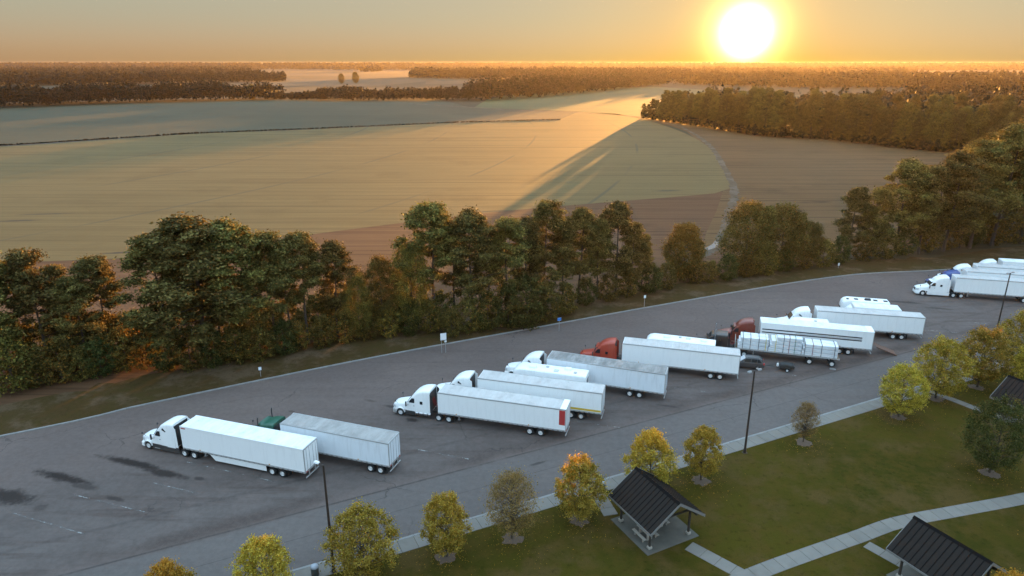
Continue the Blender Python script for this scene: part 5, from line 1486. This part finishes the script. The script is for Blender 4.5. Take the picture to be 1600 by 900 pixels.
def picnic_table(base, ang, u, v, label):
    c, s = math.cos(ang), math.sin(ang)
    t = thing('picnic_table', label, 'picnic table', (base[0] + u * c - v * s, base[1] + u * s + v * c, 0.16), ang)
    part('table_top', t, 'ptop', lambda m: m.cbox(-0.38, 0.38, -0.95, 0.95, 0.70, 0.77, 0.015), 'table_concrete')
    for s_ in (-1, 1):
        part('bench', t, ('pbench', s_), lambda m: m.cbox(s_ * 0.75 - 0.16, s_ * 0.75 + 0.16, -0.95, 0.95, 0.40, 0.46, 0.012), 'table_concrete')
        part('leg', t, ('pleg', s_), lambda m: (m.cbox(-0.3, 0.3, s_ * 0.6 - 0.06, s_ * 0.6 + 0.06, 0.0, 0.7, 0.015), m.cbox(-0.8, -0.68, s_ * 0.6 - 0.06, s_ * 0.6 + 0.06, 0.0, 0.4, 0.01), m.cbox(0.68, 0.8, s_ * 0.6 - 0.06, s_ * 0.6 + 0.06, 0.0, 0.4, 0.01)), 'table_concrete')


S1 = shelter(12.4, 51.6, 'dark metal roofed picnic shelter beside the orange-tipped tree')
S2 = shelter(35.6, 43.9, 'dark metal roofed picnic shelter at the bottom corner with an orange tree in front')
S3 = shelter(63.6, 72.4, 'dark metal roofed picnic shelter cut by the edge of the frame')
picnic_table(S1[1], S1[2], 1.5, 2.3, 'concrete picnic table under the eave of the shelter by the sidewalk')
picnic_table(S1[1], S1[2], 3.6, 3.3, 'concrete picnic table in the middle of the shelter by the sidewalk')
picnic_table(S2[1], S2[2], 2.6, 2.9, 'concrete picnic table under the shelter at the bottom corner')
picnic_table(S3[1], S3[2], 2.6, 2.9, 'concrete picnic table under the shelter at the edge of the frame')

# ------------------------------------------------------------------ park trees
PK = dict(mat='leaf_park', bark='bark', r0=0.11, leaf=0.056, nclump=180, per=135, qs=0.66, limb_every=2, trunk_top=0.8)
PARK = [proto_broad(30, h=7, spread=2.75, low=0.18, autumn=0.02, orange_top=0.0, egg=0.85, **PK), proto_broad(31, h=7, spread=2.55, low=0.22, autumn=0.03, orange_top=0.12, egg=0.8, **PK),
        proto_broad(32, h=7, spread=2.6, low=0.20, autumn=0.05, orange_top=0.42, egg=0.85, **PK), proto_broad(33, h=7, spread=2.9, low=0.16, autumn=0.03, orange_top=0.0, egg=0.9, **PK)]
PKG = dict(PK); PKG['mat'] = 'leaf_green'
GREEN = [proto_broad(40, h=8, spread=3.4, low=0.16, autumn=0.05, egg=0.9, **PKG)]
PKB = dict(PK); PKB.update(mat='leaf_brown', per=70, nclump=190, leaf=0.045, qs=1.2, limb_every=1)
BARE = [proto_broad(50, h=7, spread=2.5, low=0.24, autumn=0.2, egg=0.75, **PKB)]
mulch_root = None
plist = [(*G(255, 884, 6.0), 6.0, PARK[2], 'golden tree top cut by the bottom edge under the first trailers', 1.0), (*G(405, 848, 6.3), 6.3, PARK[1], 'yellow tree cut by the bottom edge of the frame', 1.1), (-12.9, 48.8, 6.9, PARK[3], 'full yellow-green tree beside the first lamp post', 1.12),
         (-6.0, 51.5, 6.4, PARK[1], 'lopsided yellow tree with a pale mulch ring', 1.0), (0.0, 54.0, 7.2, BARE[0], 'nearly bare brown tree on the lawn between yellow trees', 0.98), (6.6, 56.7, 6.9, PARK[0], 'yellow tree beside the litter bin and the shelter', 1.0),
         (14.3, 61.2, 7.2, PARK[2], 'orange-tipped yellow tree behind the shelter roof', 1.0), (20.4, 63.5, 6.3, PARK[1], 'pale yellow tree beyond the shelter, near the second lamp post', 0.95), (34.6, 71.3, 5.2, BARE[0], 'thin brownish tree alone beside the sidewalk', 0.85),
         (49.1, 77.4, 7.0, PARK[3], 'olive tree first of the clump beyond the lawn', 1.0), (56.9, 82.4, 8.4, PARK[3], 'large olive tree second of the clump beyond the lawn', 1.0), (64.6, 85.8, 8.6, PARK[0], 'large olive tree third of the clump beyond the lawn', 1.0),
         (73.6, 90.6, 9.0, PARK[3], 'olive tree at the edge of the frame below the third lamp post', 1.0), (70.4, 84.0, 7.6, PARK[0], 'olive tree tucked in front of the farthest one of the clump', 0.95), (52.5, 64.9, 8.8, GREEN[0], 'dark green tree standing alone on the lawn', 0.95),
         (52.8, 52.6, 7.0, PARK[3], 'yellow-green tree at the corner beside the bottom shelter', 1.0), (38.2, 42.0, 6.2, PARK[2], 'bright orange tree top in front of the bottom shelter roof', 0.9)]
mulch = bpy.data.objects.new('mulch_rings', None); COL.objects.link(mulch); mulch['kind'] = 'structure'; mulch['label'] = 'brown mulch rings around the park trees'
for (x, y, h, pr, lab, w) in plist:
    plant('park_tree', pr, x, y, h, lab, 'tree', None, w, 0.1)
    m = MB(); n = 22; rr = [random.uniform(0.75, 1.25) for _ in range(n)]
    m.rings([[(rr[k] * q * math.cos(2 * math.pi * k / n), rr[k] * q * math.sin(2 * math.pi * k / n), z) for k in range(n)] for q, z in ((1.0, 0.0), (0.8, 0.03), (0.3, 0.07))], caps=True)
    link('mulch_ring', m.mesh('mulch_ring', 'mulch', 50), mulch, (x, y, 0.1))

# fallen leaves, nobody could count them
rng = np.random.default_rng(99)
cs = []
for (x, y, h, pr, lab, w) in plist:
    n = 420; a = rng.uniform(0, 6.28, n); r = np.abs(rng.normal(0, 2.2, n))
    cs.append(np.stack([x + r * np.cos(a), y + r * np.sin(a), np.full(n, 0.125)], 1))
cs = np.concatenate(cs)
V = quads(cs, 0.032, 0.9, 1.0, rng)
V = V.reshape(-1, 4, 3); V[:, :, 2] = 0.118 + rng.uniform(0, 0.03, (len(V), 4)); V = V.reshape(-1, 3)
fl = link('fallen_leaves', fast_mesh('fallen_leaves', V, len(cs), 'leaf_park', {'tint': rng.uniform(0, 1, len(cs)), 'autumn': rng.uniform(0, 1, len(cs))}), kind='stuff')
fl['label'] = 'scattered yellow leaves on the lawn under the park trees'

# ------------------------------------------------------------------ haze
hz = bpy.data.materials.new('haze'); hz.use_nodes = True; hz.node_tree.nodes.clear()
pv = hz.node_tree.nodes.new('ShaderNodeVolumePrincipled')
pv.inputs['Color'].default_value = (0.86, 0.80, 0.74, 1)
pv.inputs['Density'].default_value = HAZE_DENSITY
pv.inputs['Anisotropy'].default_value = HAZE_G
ho = hz.node_tree.nodes.new('ShaderNodeOutputMaterial'); hz.node_tree.links.new(pv.outputs[0], ho.inputs['Volume'])
MAT['haze'] = hz
link('haze', MB().box(-S - 300, S + 300, -S - 300, S + 300, -1.2, 44.0).mesh('haze', 'haze'), kind='stuff')
